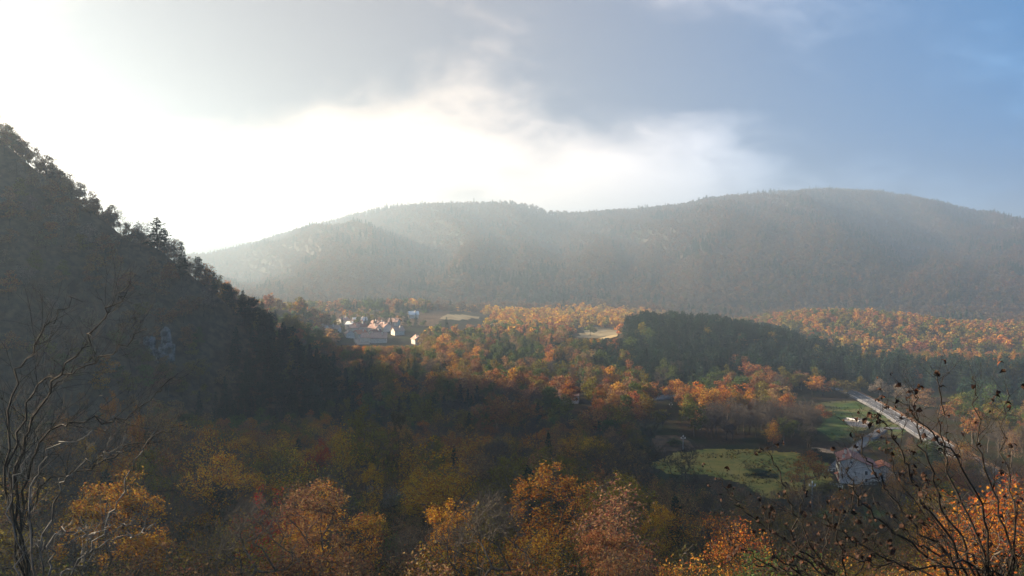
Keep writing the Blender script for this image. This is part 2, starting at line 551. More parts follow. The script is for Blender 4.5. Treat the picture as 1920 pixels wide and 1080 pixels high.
# ------------------------------------------------------------------ tree generators
def skeleton(rng, H, th, att, r0=0.03, leader=0.8, lean=0.03, p=2.3, curl=0.12):
    pos = [np.zeros(3)]; par = [-1]
    n = 7
    dx, dy = rng.normal(0, lean, 2)
    for i in range(1, n + 1):
        z = H * leader * i / n
        pos.append(np.array((dx * z + rng.normal(0, 0.012) * H * (i > 1), dy * z + rng.normal(0, 0.012) * H * (i > 1), z))); par.append(len(pos) - 2)
    ok = [p_[2] >= th * 0.9 for p_ in pos]
    ctr = np.array((0, 0, th))
    att = att[np.argsort(np.linalg.norm(att - ctr, axis=1))]
    ends = []
    for a in att:
        A = np.array(pos)
        d = np.linalg.norm(A - a, axis=1)
        hd = np.linalg.norm((A - a)[:, :2], axis=1)
        cost = d + 1.3 * np.maximum(0, A[:, 2] - (a[2] - 0.45 * hd)) + np.where(ok, 0, 1e3)
        k = int(np.argmin(cost))
        b = pos[k]; L = d[k]
        m = max(1, int(round(L / (0.085 * H))))
        last = k
        off = rng.normal(0, curl, 3) * L
        for s in range(1, m + 1):
            t = s / m
            q = b + (a - b) * t + off * math.sin(math.pi * t) + np.array((0, 0, -0.06 * L * math.sin(math.pi * t)))
            pos.append(q); par.append(last); ok.append(True); last = len(pos) - 1
        ends.append(last)
    pos = np.array(pos); par = np.array(par)
    acc = np.full(len(pos), 0.0)
    isend = np.ones(len(pos), bool); isend[par[par >= 0]] = False
    acc[isend] = r0 ** p
    for i in range(len(pos) - 1, 0, -1):
        acc[par[i]] += acc[i]
    rad = acc ** (1 / p)
    rad[0] *= 1.25
    return pos, par, rad, ends


def tubes(pos, par, rad, thick=0.06, kbig=6, ksmall=3):
    """one frustum for each edge of the skeleton"""
    i = np.arange(1, len(pos)); a = pos[par[i]]; b = pos[i]
    ra = np.minimum(rad[par[i]], rad[i] * 1.35); rb = rad[i]
    V, Fc = [], []; base = 0
    for big, k in ((True, kbig), (False, ksmall)):
        m = (rb > thick) == big
        if not m.any():
            continue
        A, B, RA, RB = a[m], b[m], ra[m], rb[m]
        d = B - A; ln = np.linalg.norm(d, axis=1, keepdims=True) + 1e-6; d = d / ln
        ref = np.where(np.abs(d[:, 2:3]) > 0.9, np.array([[1., 0, 0]]), np.array([[0, 0, 1.]]))
        u = np.cross(d, ref); u /= np.linalg.norm(u, axis=1, keepdims=True) + 1e-9
        w_ = np.cross(d, u)
        ang = np.arange(k) * 2 * np.pi / k
        ring = u[:, None] * np.cos(ang)[None, :, None] + w_[:, None] * np.sin(ang)[None, :, None]
        v0 = A[:, None] + ring * RA[:, None, None]; v1 = B[:, None] + ring * RB[:, None, None]
        n = len(A)
        V.append(np.concatenate([v0, v1], 1).reshape(-1, 3))
        j = np.arange(k)
        q = np.stack([j, (j + 1) % k, k + (j + 1) % k, k + j], -1)
        Fc.append((base + np.arange(n)[:, None, None] * 2 * k + q[None]).reshape(-1, 4))
        base += n * 2 * k
    return np.concatenate(V), np.concatenate(Fc)


def leaf_quads(rng, cen, size, flat=0.5, aspect=0.62):
    n = len(cen)
    nor = rng.normal(0, 1, (n, 3)); nor[:, 2] = np.abs(nor[:, 2]) + flat
    nor /= np.linalg.norm(nor, axis=1, keepdims=True)
    u = np.cross(nor, rng.normal(0, 1, (n, 3))); u /= np.linalg.norm(u, axis=1, keepdims=True) + 1e-9
    v = np.cross(nor, u)
    s = (size * rng.uniform(0.6, 1.3, n))[:, None]
    V = np.stack([cen - u * s * 0.5, cen + v * s * 0.5 * aspect - nor * s * 0.08, cen + u * s * 0.5, cen - v * s * 0.5 * aspect - nor * s * 0.08], 1).reshape(-1, 3)
    Q = np.arange(n * 4).reshape(-1, 4)
    return V, Q, np.repeat(rng.random(n), 4)


def envelope(rng, n, H, th, W, shape='round', lobes=7, shell=0.5):
    """points filling an uneven crown"""
    ch = H - th
    pts = []
    L = []
    for k in range(lobes):
        a = rng.uniform(0, 2 * np.pi); f = rng.uniform(0.05, 0.92)
        if shape == 'round':
            rad = W * 0.34 * math.sqrt(max(0.05, 1 - (2 * f - 0.9) ** 2))
        elif shape == 'tall':
            rad = W * 0.26 * (1.15 - f * 0.7)
        else:   # vase
            rad = W * 0.38 * (0.25 + 0.85 * f)
        L.append((np.array((rad * math.cos(a), rad * math.sin(a), th + ch * (0.12 + 0.76 * f))), W * rng.uniform(0.12, 0.25), ch * rng.uniform(0.07, 0.16)))
    L.append((np.array((0, 0, th + ch * 0.5)), W * 0.20, ch * 0.26))
    L.append((np.array((rng.normal(0, W * .05), rng.normal(0, W * .05), th + ch * 0.84)), W * 0.18, ch * 0.16))
    wts = np.array([l[1] ** 2 * l[2] for l in L]); wts[-2] *= 0.5; wts /= wts.sum()
    for k in rng.choice(len(L), n, p=wts):
        c, rw, rh = L[k]
        d = rng.normal(0, 1, 3); d /= np.linalg.norm(d)
        d *= rng.random() ** (1 / 3) * (1 - shell) + shell * rng.uniform(0.8, 1.0)
        pts.append(c + d * np.array((rw, rw, rh)))
    return np.array(pts)


PROTO = {}      # name -> dict(trunk mesh, crown mesh, H, W, joined mesh)
LEAFY_JOIN = []


def add_proto(name, H, W, trunk, crown, bark, leafmat, keep_join=True):
    tv, tf = trunk
    d = dict(H=H, W=W)
    d['trunk'] = mesh(name + '_trunk', tv, tf, [bark], smooth=True)
    if crown is not None:
        cv, cf, ca = crown
        d['crown'] = mesh(name + '_crown', cv, cf, [leafmat], attr=ca)
        if keep_join:
            V = np.concatenate([tv, cv]); Q = np.concatenate([tf, cf + len(tv)])
            d['join'] = mesh(name, V, Q, [bark, leafmat], mi=np.r_[np.zeros(len(tf)), np.ones(len(cf))], attr=np.r_[np.zeros(len(tv)), ca])
    else:
        d['crown'] = None
        d['join'] = d['trunk']
    PROTO[name] = d


def broadleaf(name, seed, H, W, th, n_att, per, leaf, shape='round', bark=None, spread=0.4, r0=0.022, lobes=7, shell=0.5, ksmall=3):
    rng = np.random.default_rng(seed)
    att = envelope(rng, n_att, H, th, W, shape, lobes, shell)
    pos, par, rad, ends = skeleton(rng, H, th, att, r0)
    tr = tubes(pos, par, rad, ksmall=ksmall)
    crown = None
    if per:
        e = pos[ends]
        cnt = rng.poisson(per, len(e)) + 1
        cen = np.repeat(e, cnt, 0) + rng.normal(0, spread, (cnt.sum(), 3)) * np.array((1, 1, 0.8))
        crown = leaf_quads(rng, cen, leaf)
    add_proto(name, H, W, tr, crown, bark or M['bark'], M['leaf'])


def bare(name, seed, H, W, th, n_att, shape='vase', bark=None, r0=0.012):
    """leafless crown: limbs and a second order of fine twigs (the twigs are the crown part)"""
    rng = np.random.default_rng(seed)
    att = envelope(rng, n_att, H, th, W, shape, 9, 0.35)
    pos, par, rad, ends = skeleton(rng, H, th, att, r0 * 1.6, curl=0.09)
    V, Q = tubes(pos, par, rad, ksmall=3)
    # twigs
    e = pos[ends]; base = pos[par[ends]]
    m = 5
    s = np.repeat(base + (e - base) * 0.4, m, 0)
    d = np.repeat(e - base, m, 0); d /= np.linalg.norm(d, axis=1, keepdims=True) + 1e-6
    d = d + rng.normal(0, 0.45, d.shape) + np.array((0, 0, 0.25))
    d /= np.linalg.norm(d, axis=1, keepdims=True)
    ln = rng.uniform(0.05, 0.11, len(s))[:, None] * H
    mid = s + d * ln * 0.5
    tip = mid + (d + rng.normal(0, 0.25, d.shape)) * ln * 0.5
    tp = np.concatenate([s, mid, tip]); N = len(s)
    tpar = np.concatenate([np.full(N, -1), np.arange(N), np.arange(N) + N])
    tr_ = np.concatenate([np.full(N, r0), np.full(N, r0 * 0.8), np.full(N, r0 * 0.45)])
    i = np.arange(N, 3 * N)
    a, b = tp[tpar[i]], tp[i]
    dd = b - a; dd /= np.linalg.norm(dd, axis=1, keepdims=True)
    u = np.cross(dd, np.array((0.3, 0.5, 0.81))); u /= np.linalg.norm(u, axis=1, keepdims=True) + 1e-9
    w_ = np.cross(dd, u)
    ang = np.arange(3) * 2 * np.pi / 3
    ring = u[:, None] * np.cos(ang)[None, :, None] + w_[:, None] * np.sin(ang)[None, :, None]
    VV = np.concatenate([a[:, None] + ring * tr_[tpar[i]][:, None, None], b[:, None] + ring * tr_[i][:, None, None]], 1).reshape(-1, 3)
    j = np.arange(3); q = np.stack([j, (j + 1) % 3, 3 + (j + 1) % 3, 3 + j], -1)
    QQ = (np.arange(2 * N)[:, None, None] * 6 + q[None]).reshape(-1, 4)
    bk = bark or M['bark']
    d = dict(H=H, W=W, trunk=mesh(name + '_trunk', V, Q, [bk], smooth=True), crown=mesh(name + '_twigs', VV, QQ, [bk]))
    d['join'] = mesh(name, np.concatenate([V, VV]), np.concatenate([Q, QQ + len(V)]), [bk])
    PROTO[name] = d


def conifer(name, seed, H, W, levels, per, leaf, top='spire', bare_to=0.1):
    """whorls of drooping boughs with needle sprays"""
    rng = np.random.default_rng(seed)
    pos = [np.array((0, 0, 0.)), np.array((0, 0, H * 0.33)), np.array((0.01 * H, 0, H * 0.66)), np.array((0, 0.0, H))]; par = [-1, 0, 1, 2]
    rad = [0.016 * H, 0.012 * H, 0.007 * H, 0.002 * H]
    cen = []
    for k in range(levels):
        f = bare_to + (1 - bare_to) * (k + rng.uniform(-0.3, 0.3)) / levels
        z = H * f
        if top == 'spire':
            reach = W / 2 * (1.02 - f) ** 0.8 * rng.uniform(0.75, 1.15)
        else:   # rounded old pine
            reach = W / 2 * math.sqrt(max(0.02, 1 - ((f - 0.55) / 0.5) ** 2)) * rng.uniform(0.7, 1.15)
        nb = rng.integers(4, 7)
        a0 = rng.uniform(0, 6.28)
        for b in range(nb):
            a = a0 + 6.283 * b / nb + rng.normal(0, 0.25)
            L = max(0.15, reach * rng.uniform(0.6, 1.1))
            up = 0.35 * (f > 0.7) - 0.12 * (f < 0.5)
            p0 = np.array((0, 0, z)); p1 = p0 + np.array((math.cos(a) * L * .55, math.sin(a) * L * .55, L * (up * .5 + .02))); p2 = p0 + np.array((math.cos(a) * L, math.sin(a) * L, L * up + 0.04 * L))
            i0 = len(pos)
            pos += [p0, p1, p2]; par += [-1, i0, i0 + 1]; rad += [0.004 * H, 0.003 * H, 0.001 * H]
            m = max(2, int(per * L / (W / 2) * rng.uniform(0.8, 1.2)))
            t = rng.uniform(0.25, 1.05, m)
            base = p0 + (p2 - p0) * t[:, None]
            wd = 0.24 * L * (1.15 - t)
            c = base + np.stack([rng.normal(0, 1, m) * wd, rng.normal(0, 1, m) * wd, rng.normal(0, 0.03, m) * H * 0.7 * 0.5 - 0.10 * wd], -1)
            cen.append(c)
    pos = np.array(pos); par = np.array(par); rad = np.array(rad)
    keep = par >= 0
    i = np.where(keep)[0]
    # remap so tubes() sees only real edges
    A = np.concatenate([[pos[0]], pos[1:]])
    par2 = par.copy(); par2[par2 < 0] = 0
    good = np.ones(len(pos), bool); good[1:] = par[1:] >= 0
    # degenerate edges for branch roots: put them on themselves
    P2 = pos.copy()
    tv, tf = [], []
    mb_pos, mb_par, mb_rad = [], [], []
    a, b = pos[par[i]], pos[i]
    ra, rb = rad[par[i]], rad[i]
    d = b - a; d /= np.linalg.norm(d, axis=1, keepdims=True) + 1e-9
    ref = np.where(np.abs(d[:, 2:3]) > 0.9, np.array([[1., 0, 0]]), np.array([[0, 0, 1.]]))
    u = np.cross(d, ref); u /= np.linalg.norm(u, axis=1, keepdims=True); w_ = np.cross(d, u)
    k = 5
    ang = np.arange(k) * 2 * np.pi / k
    ring = u[:, None] * np.cos(ang)[None, :, None] + w_[:, None] * np.sin(ang)[None, :, None]
    V = np.concatenate([a[:, None] + ring * ra[:, None, None], b[:, None] + ring * rb[:, None, None]], 1).reshape(-1, 3)
    j = np.arange(k); q = np.stack([j, (j + 1) % k, k + (j + 1) % k, k + j], -1)
    Q = (np.arange(len(a))[:, None, None] * 2 * k + q[None]).reshape(-1, 4)
    crown = leaf_quads(rng, np.concatenate(cen), leaf, 0.8, 0.5)
    add_proto(name, H, W, (V, Q), crown, M['bark'], M['needle'])


def far_crown(name, seed, H, W, n, leaf, conic=False):
    """small distant tree: short stem and a crown of loose leaf masses"""
    rng = np.random.default_rng(seed)
    th = H * 0.15
    if conic:
        f = rng.random(n) ** 1.5
        a = rng.uniform(0, 6.283, n); r_ = W / 2 * (1.02 - f) * np.sqrt(rng.random(n))
        cen = np.stack([r_ * np.cos(a), r_ * np.sin(a), th + (H - th) * f], -1)
    else:
        cen = envelope(rng, n, H, th, W, 'round', 6, 0.6)
    pos = np.array(((0, 0, 0), (0, 0, th), (0, 0, H * 0.7))); par = np.array((-1, 0, 1)); rad = np.array((0.03, 0.025, 0.01)) * H
    add_proto(name, H, W, tubes(pos, par, rad, kbig=4, ksmall=4), leaf_quads(rng, cen, leaf, 0.5, 0.8), M['bark'], M['needle'] if conic else M['leaf'])


for k in range(5):
    broadleaf('near_%d' % k, 100 + k, 12 + k % 3, 8 + (k * 1.7) % 3, 2.8, 165, 44, 0.20, ['round', 'round', 'vase', 'tall', 'round'][k], spread=0.27, shell=0.5, lobes=12, r0=0.028)
for k in range(3):   # half shed crowns: more branch than leaf
    broadleaf('thin_%d' % k, 140 + k, 12, 8, 3.0, 260, 7, 0.24, ['vase', 'round', 'tall'][k], spread=0.45, lobes=9, r0=0.02)
for k in range(4):
    bare('bare_%d' % k, 170 + k, 12, 10 if k != 2 else 7, 2.6, 300, 'vase' if k != 1 else 'round')
for k in range(6):
    broadleaf('mid_%d' % k, 200 + k, 11 + k % 3, 8.5 + (k * 1.3) % 3, 2.6, 130, 12, 0.55, ['round', 'round', 'tall', 'round', 'vase', 'round'][k], spread=0.42, r0=0.04, lobes=10)
for k in range(3):
    conifer('spruce_%d' % k, 300 + k, 15, 7, 22, 26, 0.75)
for k in range(3):
    conifer('pine_%d' % k, 320 + k, 15, 7.5, 15, 30, 0.8, 'round', 0.25)
for k in range(4):
    far_crown('far_%d' % k, 400 + k, 10, 9, 190, 1.5)
for k in range(2):
    far_crown('farcone_%d' % k, 420 + k, 14, 6.5, 150, 1.5, True)
for k in range(3):   # undergrowth: whippy stems with a few leaves
    broadleaf('shrub_%d' % k, 440 + k, 3.6, 3.4, 0.3, 60, 6 + 4 * k, 0.15, 'vase', spread=0.28, r0=0.014)

TINT = dict(gold=(0.48, 0.255, 0.03), amber=(0.43, 0.205, 0.04), orange=(0.41, 0.155, 0.033), rust=(0.28, 0.125, 0.05), brown=(0.25, 0.145, 0.075),
            olive=(0.165, 0.135, 0.028), green=(0.085, 0.115, 0.035), red=(0.33, 0.035, 0.02), dark=(0.06, 0.055, 0.026), straw=(0.30, 0.20, 0.06),
            pine=(0.024, 0.048, 0.031), grey=(0.21, 0.17, 0.13))
WORD = dict(gold='golden yellow', amber='amber', orange='orange', rust='rust coloured', brown='brown', olive='olive green', green='green', red='red', dark='dark brown', straw='straw yellow', pine='dark green', grey='grey brown')

# ------------------------------------------------------------------ where the trees stand
rng = np.random.default_rng(7)
CLEAR = [  # pixel boxes that nothing nearer than the given distance may cover: the sight lines the photograph has
    (712, 922, 748, 958, 128), (1566, 845, 1640, 905, 222), (1250, 850, 1415, 900, 215), (1390, 880, 1440, 925, 200),
    (1545, 770, 1640, 815, 300), (1600, 740, 1740, 815, 280), (1640, 780, 1770, 850, 235), (655, 606, 780, 612, 600), (1232, 742, 1266, 756, 330),
    (1560, 850, 1640, 860, 260), (1478, 845, 1545, 905, 225), (272, 600, 325, 665, 245), (1082, 736, 1104, 758, 330), (806, 590, 905, 606, 900),
    (1225, 815, 1300, 845, 250), (1540, 850, 1566, 900, 235), (1500, 965, 1700, 1010, 150)]
OPEN = []   # world discs without trees: (x, y, r)
for px, py, r_ in ((1290, 868, 14), (1340, 868, 18), (1390, 870, 18), (1440, 880, 16), (1490, 885, 15), (1530, 875, 16), (1420, 915, 12), (1585, 890, 16), (1610, 880, 16),
                   (1600, 795, 16), (1580, 775, 16), (1640, 800, 16), (1610, 765, 16), (1560, 790, 8), (1630, 830, 10), (1650, 815, 10), (1245, 748, 9), (1265, 745, 9),
                   (840, 598, 40), (880, 598, 30), (1110, 625, 26), (1140, 625, 26), (730, 937, 6), (720, 925, 6), (1240, 830, 12), (1275, 830, 10),
                   (1560, 980, 9), (1600, 985, 12), (1650, 985, 12), (1090, 750, 8)):
    g = G(px, py); OPEN.append((g[0], g[1], r_))
for c in road_c[::4]:
    OPEN.append((c[0], c[1], 8.5))
OPEN = np.array(OPEN)


def blocked(x, y, wpx, px, pytop, pybot, d):
    if (((OPEN[:, 0] - x) ** 2 + (OPEN[:, 1] - y) ** 2) < OPEN[:, 2] ** 2).any():
        return True
    for (a, b, c, e, dm) in CLEAR:
        if d < dm and px + wpx * 0.42 > a and px - wpx * 0.42 < c and pytop < e and pybot > b:
            return True
    return False


TREES = []


def put(x, y, proto, H=None, W=None, tint='rust', hero=None, jit=0.18, kind=None, rot=None):
    p = PROTO[proto]
    H = H or p['H'] * rng.uniform(0.8, 1.15)
    W = W or p['W'] * H / p['H'] * rng.uniform(0.9, 1.15)
    z = hz(x, y)
    c = np.array(TINT[tint]) * rng.uniform(1 - jit, 1 + jit) * (1 + rng.normal(0, jit * 0.35, 3))
    kind = kind or ('bare_tree' if proto.startswith('bare') else 'pine_tree' if proto[:4] in ('pine', 'spru', 'farc') else 'broadleaf_tree')
    px, py = project((x, y, z + H * 0.6))
    TREES.append(dict(x=x, y=y, z=z - 0.15, H=H, W=W, proto=proto, tint=tint, rgb=np.clip(c, 0.004, 0.6), hero=hero, kind=kind, px=px, py=py, size=H * W / y ** 2,
                      rot=rng.uniform(0, 6.283) if rot is None else rot))


def hero(px, pytop, d, wpx, proto, tint, label, hmin=4.0, hmax=17.0):
    x, y, zt = P(px, pytop, d)
    H = zt - hz(x, y)
    H = min(max(H, hmin), hmax)
    put(x, y, proto, H, wpx / F * d, tint, label, 0.05)


# trees that can be named one by one
HEROES = [
    (500, 888, 56, 165, 'near_2', 'red', 'red leaved tree at the bottom left, its dark trunk in view'),
    (622, 905, 52, 215, 'near_0', 'amber', 'amber tree with speckled leaves right of the red tree at the bottom'),
    (440, 965, 46, 200, 'thin_1', 'olive', 'thin yellowish tree left of the red tree at the bottom edge'),
    (690, 868, 88, 92, 'near_3', 'gold', 'narrow golden tree just left of the hairpin bend'),
    (828, 806, 88, 190, 'near_2', 'gold', 'broad golden tree with open dark limbs right of the hairpin bend'),
    (945, 842, 96, 165, 'near_4', 'olive', 'olive gold rounded tree beside the broad golden tree'),
    (1035, 832, 104, 150, 'near_1', 'olive', 'olive rounded tree left of the big bare tree'),
    (1165, 822, 118, 150, 'bare_0', 'grey', 'big bare tree with a fan shaped crown left of the meadow'),
    (1102, 925, 72, 95, 'near_3', 'orange', 'narrow orange red tree below the big bare tree'),
    (1222, 930, 76, 100, 'near_4', 'gold', 'golden tree below and right of the big bare tree'),
    (1345, 960, 66, 110, 'thin_0', 'orange', 'orange tree at the bottom below the meadow'),
    (700, 758, 132, 140, 'near_0', 'olive', 'large olive gold round tree above the hairpin bend'),
    (752, 734, 152, 66, 'near_3', 'dark', 'dark rounded tree standing behind the large olive gold tree'),
    (598, 815, 100, 75, 'near_1', 'red', 'small crimson tree left of the large olive gold tree'),
    (640, 785, 118, 95, 'thin_2', 'gold', 'sparse yellow tree above the small crimson tree'),
    (395, 792, 92, 110, 'thin_0', 'amber', 'sparse amber tree in the left thicket'),
    (285, 698, 125, 130, 'near_1', 'brown', 'brown round tree below the limestone outcrop'),
    (262, 735, 112, 55, 'near_4', 'orange', 'small bright orange tree in front of the brown round tree'),
    (205, 668, 150, 55, 'near_1', 'orange', 'small orange tree left of the limestone outcrop'),
    (1510, 843, 208, 84, 'near_0', 'orange', 'rust orange round tree standing left of the pale farmhouse'),
    (1290, 830, 128, 90, 'bare_2', 'grey', 'slender bare tree in front of the meadow'),
    (1028, 806, 158, 38, 'spruce_0', 'pine', 'lone dark spruce in the middle of the wood'),
    (1440, 795, 268, 42, 'mid_2', 'olive', 'pale olive tree at the far edge of the meadow'),
    (1270, 950, 82, 110, 'thin_1', 'amber', 'sparse amber tree right of the golden tree below the meadow'),
    (860, 960, 60, 150, 'thin_2', 'rust', 'sparse rust tree at the bottom centre'),
    (1020, 985, 58, 130, 'thin_1', 'gold', 'sparse yellow tree at the bottom edge left of the orange red tree'),
    (760, 985, 55, 160, 'bare_1', 'grey', 'bare bushy tree at the bottom below the hairpin bend'),
    (1180, 1010, 56, 120, 'bare_3', 'grey', 'bare tree at the bottom edge between the orange red and golden trees'),
    (590, 672, 312, 56, 'spruce_1', 'pine', 'foremost dark spruce at the foot of the left spur'),
    (556, 642, 318, 62, 'spruce_0', 'pine', 'tall dark spruce second from the foot of the left spur'),
    (522, 640, 318, 56, 'spruce_2', 'pine', 'dark spruce third from the foot of the left spur'),
    (496, 600, 326, 50, 'spruce_0', 'pine', 'dark spruce high on the end of the left spur'),
    (622, 700, 318, 45, 'spruce_2', 'pine', 'dark spruce at the lowest tip of the left spur'),
    (294, 405, 332, 62, 'spruce_1', 'pine', 'tall ragged spruce breaking the left skyline'),
    (455, 543, 332, 34, 'spruce_2', 'pine', 'slim spruce on the skyline above the lower spurs'),
    (920, 722, 262, 80, 'near_0', 'rust', 'rust orange round tree in the misty middle wood'),
    (985, 728, 258, 90, 'near_4', 'rust', 'broad rust tree right of the misty round one'),
    (1365, 735, 312, 90, 'near_0', 'amber', 'large amber tree in the row above the bare grove'),
    (1300, 722, 322, 60, 'near_3', 'orange', 'tall orange tree at the left end of the row'),
    (1335, 725, 320, 60, 'near_1', 'amber', 'amber tree second from the left end of the row'),
    (1455, 752, 302, 75, 'near_4', 'orange', 'orange round tree at the right of the amber row'),
    (1400, 742, 312, 55, 'near_1', 'olive', 'olive tree between the amber and orange trees of the row'),
    (1540, 757, 305, 40, 'mid_0', 'rust', 'small rust tree beside the grass field'),
    (1120, 725, 300, 45, 'near_3', 'orange', 'pointed orange tree near the half hidden chalet'),
    (1150, 735, 296, 50, 'near_3', 'amber', 'pointed amber tree right of the half hidden chalet'),
]
for h in HEROES:
    hero(*h)
# second dark pine and rows of trees that the photograph sets out in lines
for k, px in enumerate(range(1398, 1592, 21)):
    x, y, zt = P(px + rng.normal(0, 3), 702 + 12 * abs((px - 1480) / 110) ** 2 + rng.normal(0, 3), 388 + rng.normal(0, 4))
    put(x, y, 'mid_%d' % (k % 6), min(max(zt - hz(x, y), 7), 14), rng.uniform(9, 12), ['olive', 'olive', 'amber', 'rust'][k % 4])
for k in range(46):     # bare grove between row and meadow
    px = rng.uniform(1320, 1570); d = rng.uniform(272, 300)
    x = (px - 960) / F * d
    if not blocked(x, d, 1, px, 700, 701, 999):
        put(x, d, 'bare_%d' % rng.integers(0, 4), rng.uniform(8, 12), rng.uniform(6, 9), 'grey')
for k in range(14):
    px = rng.uniform(1275, 1500); d = rng.uniform(306, 330)
    put((px - 960) / F * d, d, 'mid_%d' % rng.integers(0, 6), rng.uniform(9, 13), None, ['amber', 'orange', 'rust', 'olive'][rng.integers(0, 4)])
for k in range(30):     # skyline pines of the left spur
    x = rng.uniform(-140, -70); y = 330 + 6 * math.sin(x / 23) + rng.normal(0, 5)
    put(x, y, ['spruce_%d', 'pine_%d'][int(rng.random() < 0.45)] % rng.integers(0, 3), rng.uniform(8, 12.5), None, 'pine')
for k in range(60):     # pines over the end of the spur
    x = rng.uniform(-112, -66); y = rng.uniform(290, 345)
    if rng.random() < ss(-120, -95, np.array(x)):
        put(x, y, ['spruce_%d', 'spruce_%d', 'pine_%d'][rng.integers(0, 3)] % rng.integers(0, 3), rng.uniform(9, 14), None, 'pine')


def jitter_grid(x0, x1, y0, y1, s):
    X, Y = np.meshgrid(np.arange(x0, x1, s), np.arange(y0, y1, s))
    X = X + rng.uniform(-0.45, 0.45, X.shape) * s; Y = Y + rng.uniform(-0.45, 0.45, Y.shape) * s
    return X.ravel(), Y.ravel()


def pick(opts):
    names = list(opts); p_ = np.array([opts[n] for n in names], float); p_ /= p_.sum()
    return names[rng.choice(len(names), p=p_)]


hx = np.array([t['x'] for t in TREES]); hy = np.array([t['y'] for t in TREES])

# near slope
X, Y = jitter_grid(-230, 200, 44, 262, 6.3)
for x, y in zip(X, Y):
    if abs(x / y) > 0.72 or ((hx - x) ** 2 + (hy - y) ** 2).min() < 14:
        continue
    if y > 185 and x < -60:
        continue
    px, pyb = project((x, y, hz(x, y)))
    H = rng.uniform(7.5, 12.5)
    if y < 60:
        H = rng.uniform(6, 9)
    wpx = 7 / y * F
    if blocked(x, y, wpx, px, pyb - H / y * F, pyb, y):
        continue
    s = fbm(np.array(x / 28), np.array(y / 28), 77, 2) + rng.normal(0, 0.12)
    tint = pick(dict(olive=.26, gold=.12, amber=.13, brown=.22, dark=.12, rust=.12, orange=.06)) if s < 0.12 else pick(dict(gold=.3, amber=.3, orange=.2, olive=.2))
    u = rng.random()
    left = px < 420
    if u < (0.50 if left else 0.28):
        put(x, y, 'bare_%d' % rng.integers(0, 4), H, None, 'grey')
    elif u < (0.82 if left else 0.58):
        put(x, y, 'thin_%d' % rng.integers(0, 3), H, None, tint)
    elif u < 0.97:
        put(x, y, 'near_%d' % rng.integers(0, 5), H, None, tint)
    else:
        put(x, y, 'spruce_%d' % rng.integers(0, 3), H * 0.9, None, 'pine')

# left spur
X, Y = jitter_grid(-330, -58, 180, 350, 6.0)
for x, y in zip(X, Y):
    if abs(x / y) > 0.85 or ((hx - x) ** 2 + (hy - y) ** 2).min() < 12:
        continue
    z = hz(x, y)
    px, pyb = project((x, y, z))
    H = rng.uniform(6.5, 10.5)
    if blocked(x, y, 7 / y * F, px, pyb - H / y * F, pyb, y):
        continue
    s = float(fbm(np.array(x / 30), np.array(y / 30), 51, 3))
    if x > -105 and y > 268 and rng.random() < 0.75:
        put(x, y, 'spruce_%d' % rng.integers(0, 3), H * 1.25, None, 'pine')
    elif rng.random() < 0.16 + 0.5 * (s > 0.14):
        put(x, y, 'bare_%d' % rng.integers(0, 4), H, None, 'grey')
    else:
        low = z < 30
        tint = pick(dict(olive=.35, brown=.2, amber=.1, rust=.15, green=.2)) if low else pick(dict(brown=.46, rust=.26, olive=.1, grey=.18))
        put(x, y, 'mid_%d' % rng.integers(0, 6), H, None, tint)

# middle valley
X, Y = jitter_grid(-420, 560, 258, 870, 8.2)
for x, y in zip(X, Y):
    if abs(x / y) > 0.72 or ((hx - x) ** 2 + (hy - y) ** 2).min() < 22:
        continue
    z = hz(x, y)
    if x < -58 and y < 352:
        continue
    px, pyb = project((x, y, z))
    H = rng.uniform(7.5, 13)
    for (qa, qb, qy, qd) in ((1070, 1172, 633, 640), (632, 792, 647, 650), (806, 905, 604, 900)):
        if qa < px < qb and y < qd:
            H = min(H, (pyb - qy) / F * y)
    if H < 3.5:
        continue
    low = H < 7.4
    village = (-205 < x < -55) and (655 < y < 800)
    if village and rng.random() < 0.6:
        continue
    if village:
        H *= 0.6
    if 1480 < px < 1800 and 262 < y < 392:     # open land along the road
        continue
    if 1200 < px < 1480 and 255 < y < 272:
        continue
    if blocked(x, y, 8 / y * F, px, pyb - H / y * F, pyb, y):
        continue
    mid = 'mid_%d' % rng.integers(0, 6) if y < 560 else 'far_%d' % rng.integers(0, 4)
    if y < 430 and rng.random() < 0.10:
        put(x, y, 'bare_%d' % rng.integers(0, 4), H * 0.95, None, 'grey')
        continue
    s = float(fbm(np.array(x / 45), np.array(y / 60), 63, 3)) + rng.normal(0, 0.05)
    pinehill = (x > 22 + 60 * rng.random() and 405 < y < 560 - 115 * float(ss(110, 230, np.array(x))) and x < 420) or (120 < x < 215 and 560 <= y < 690)
    if low and y < 650:
        put(x, y, mid, H, None, pick(dict(rust=.25, olive=.3, amber=.3, brown=.15)))
    elif pinehill:
        if rng.random() < 0.08:
            put(x, y, mid, H, None, pick(dict(rust=.5, olive=.5)))
    elif x > 110 and 405 < y <= 600:
        put(x, y, mid, H * 0.55, None, pick(dict(amber=.3, rust=.3, olive=.3, green=.1)))
    elif px > 1640 and 325 < y <= 405:
        put(x, y, 'pine_%d' % rng.integers(0, 3), H * 0.9, None, 'pine')
    elif y > 600 and x > 150:
        put(x, y, mid, H * 0.8, None, pick(dict(amber=.34, rust=.24, olive=.24, straw=.12, green=.1)))
    elif y > 655 and -60 < x < 180:
        put(x, y, mid, H * 0.9, None, pick(dict(gold=.35, amber=.35, straw=.2, olive=.1)))
    elif s > 0.12:
        put(x, y, 'spruce_%d' % rng.integers(0, 3), rng.uniform(9, 14), None, 'pine') if rng.random() < 0.7 else put(x, y, mid, H, None, 'green')
    else:
        put(x, y, mid, H, None, pick(dict(rust=.24, orange=.06, olive=.27, brown=.17, amber=.10, green=.16)) if s < 0.02 else pick(dict(olive=.35, green=.3, brown=.2, rust=.15)))

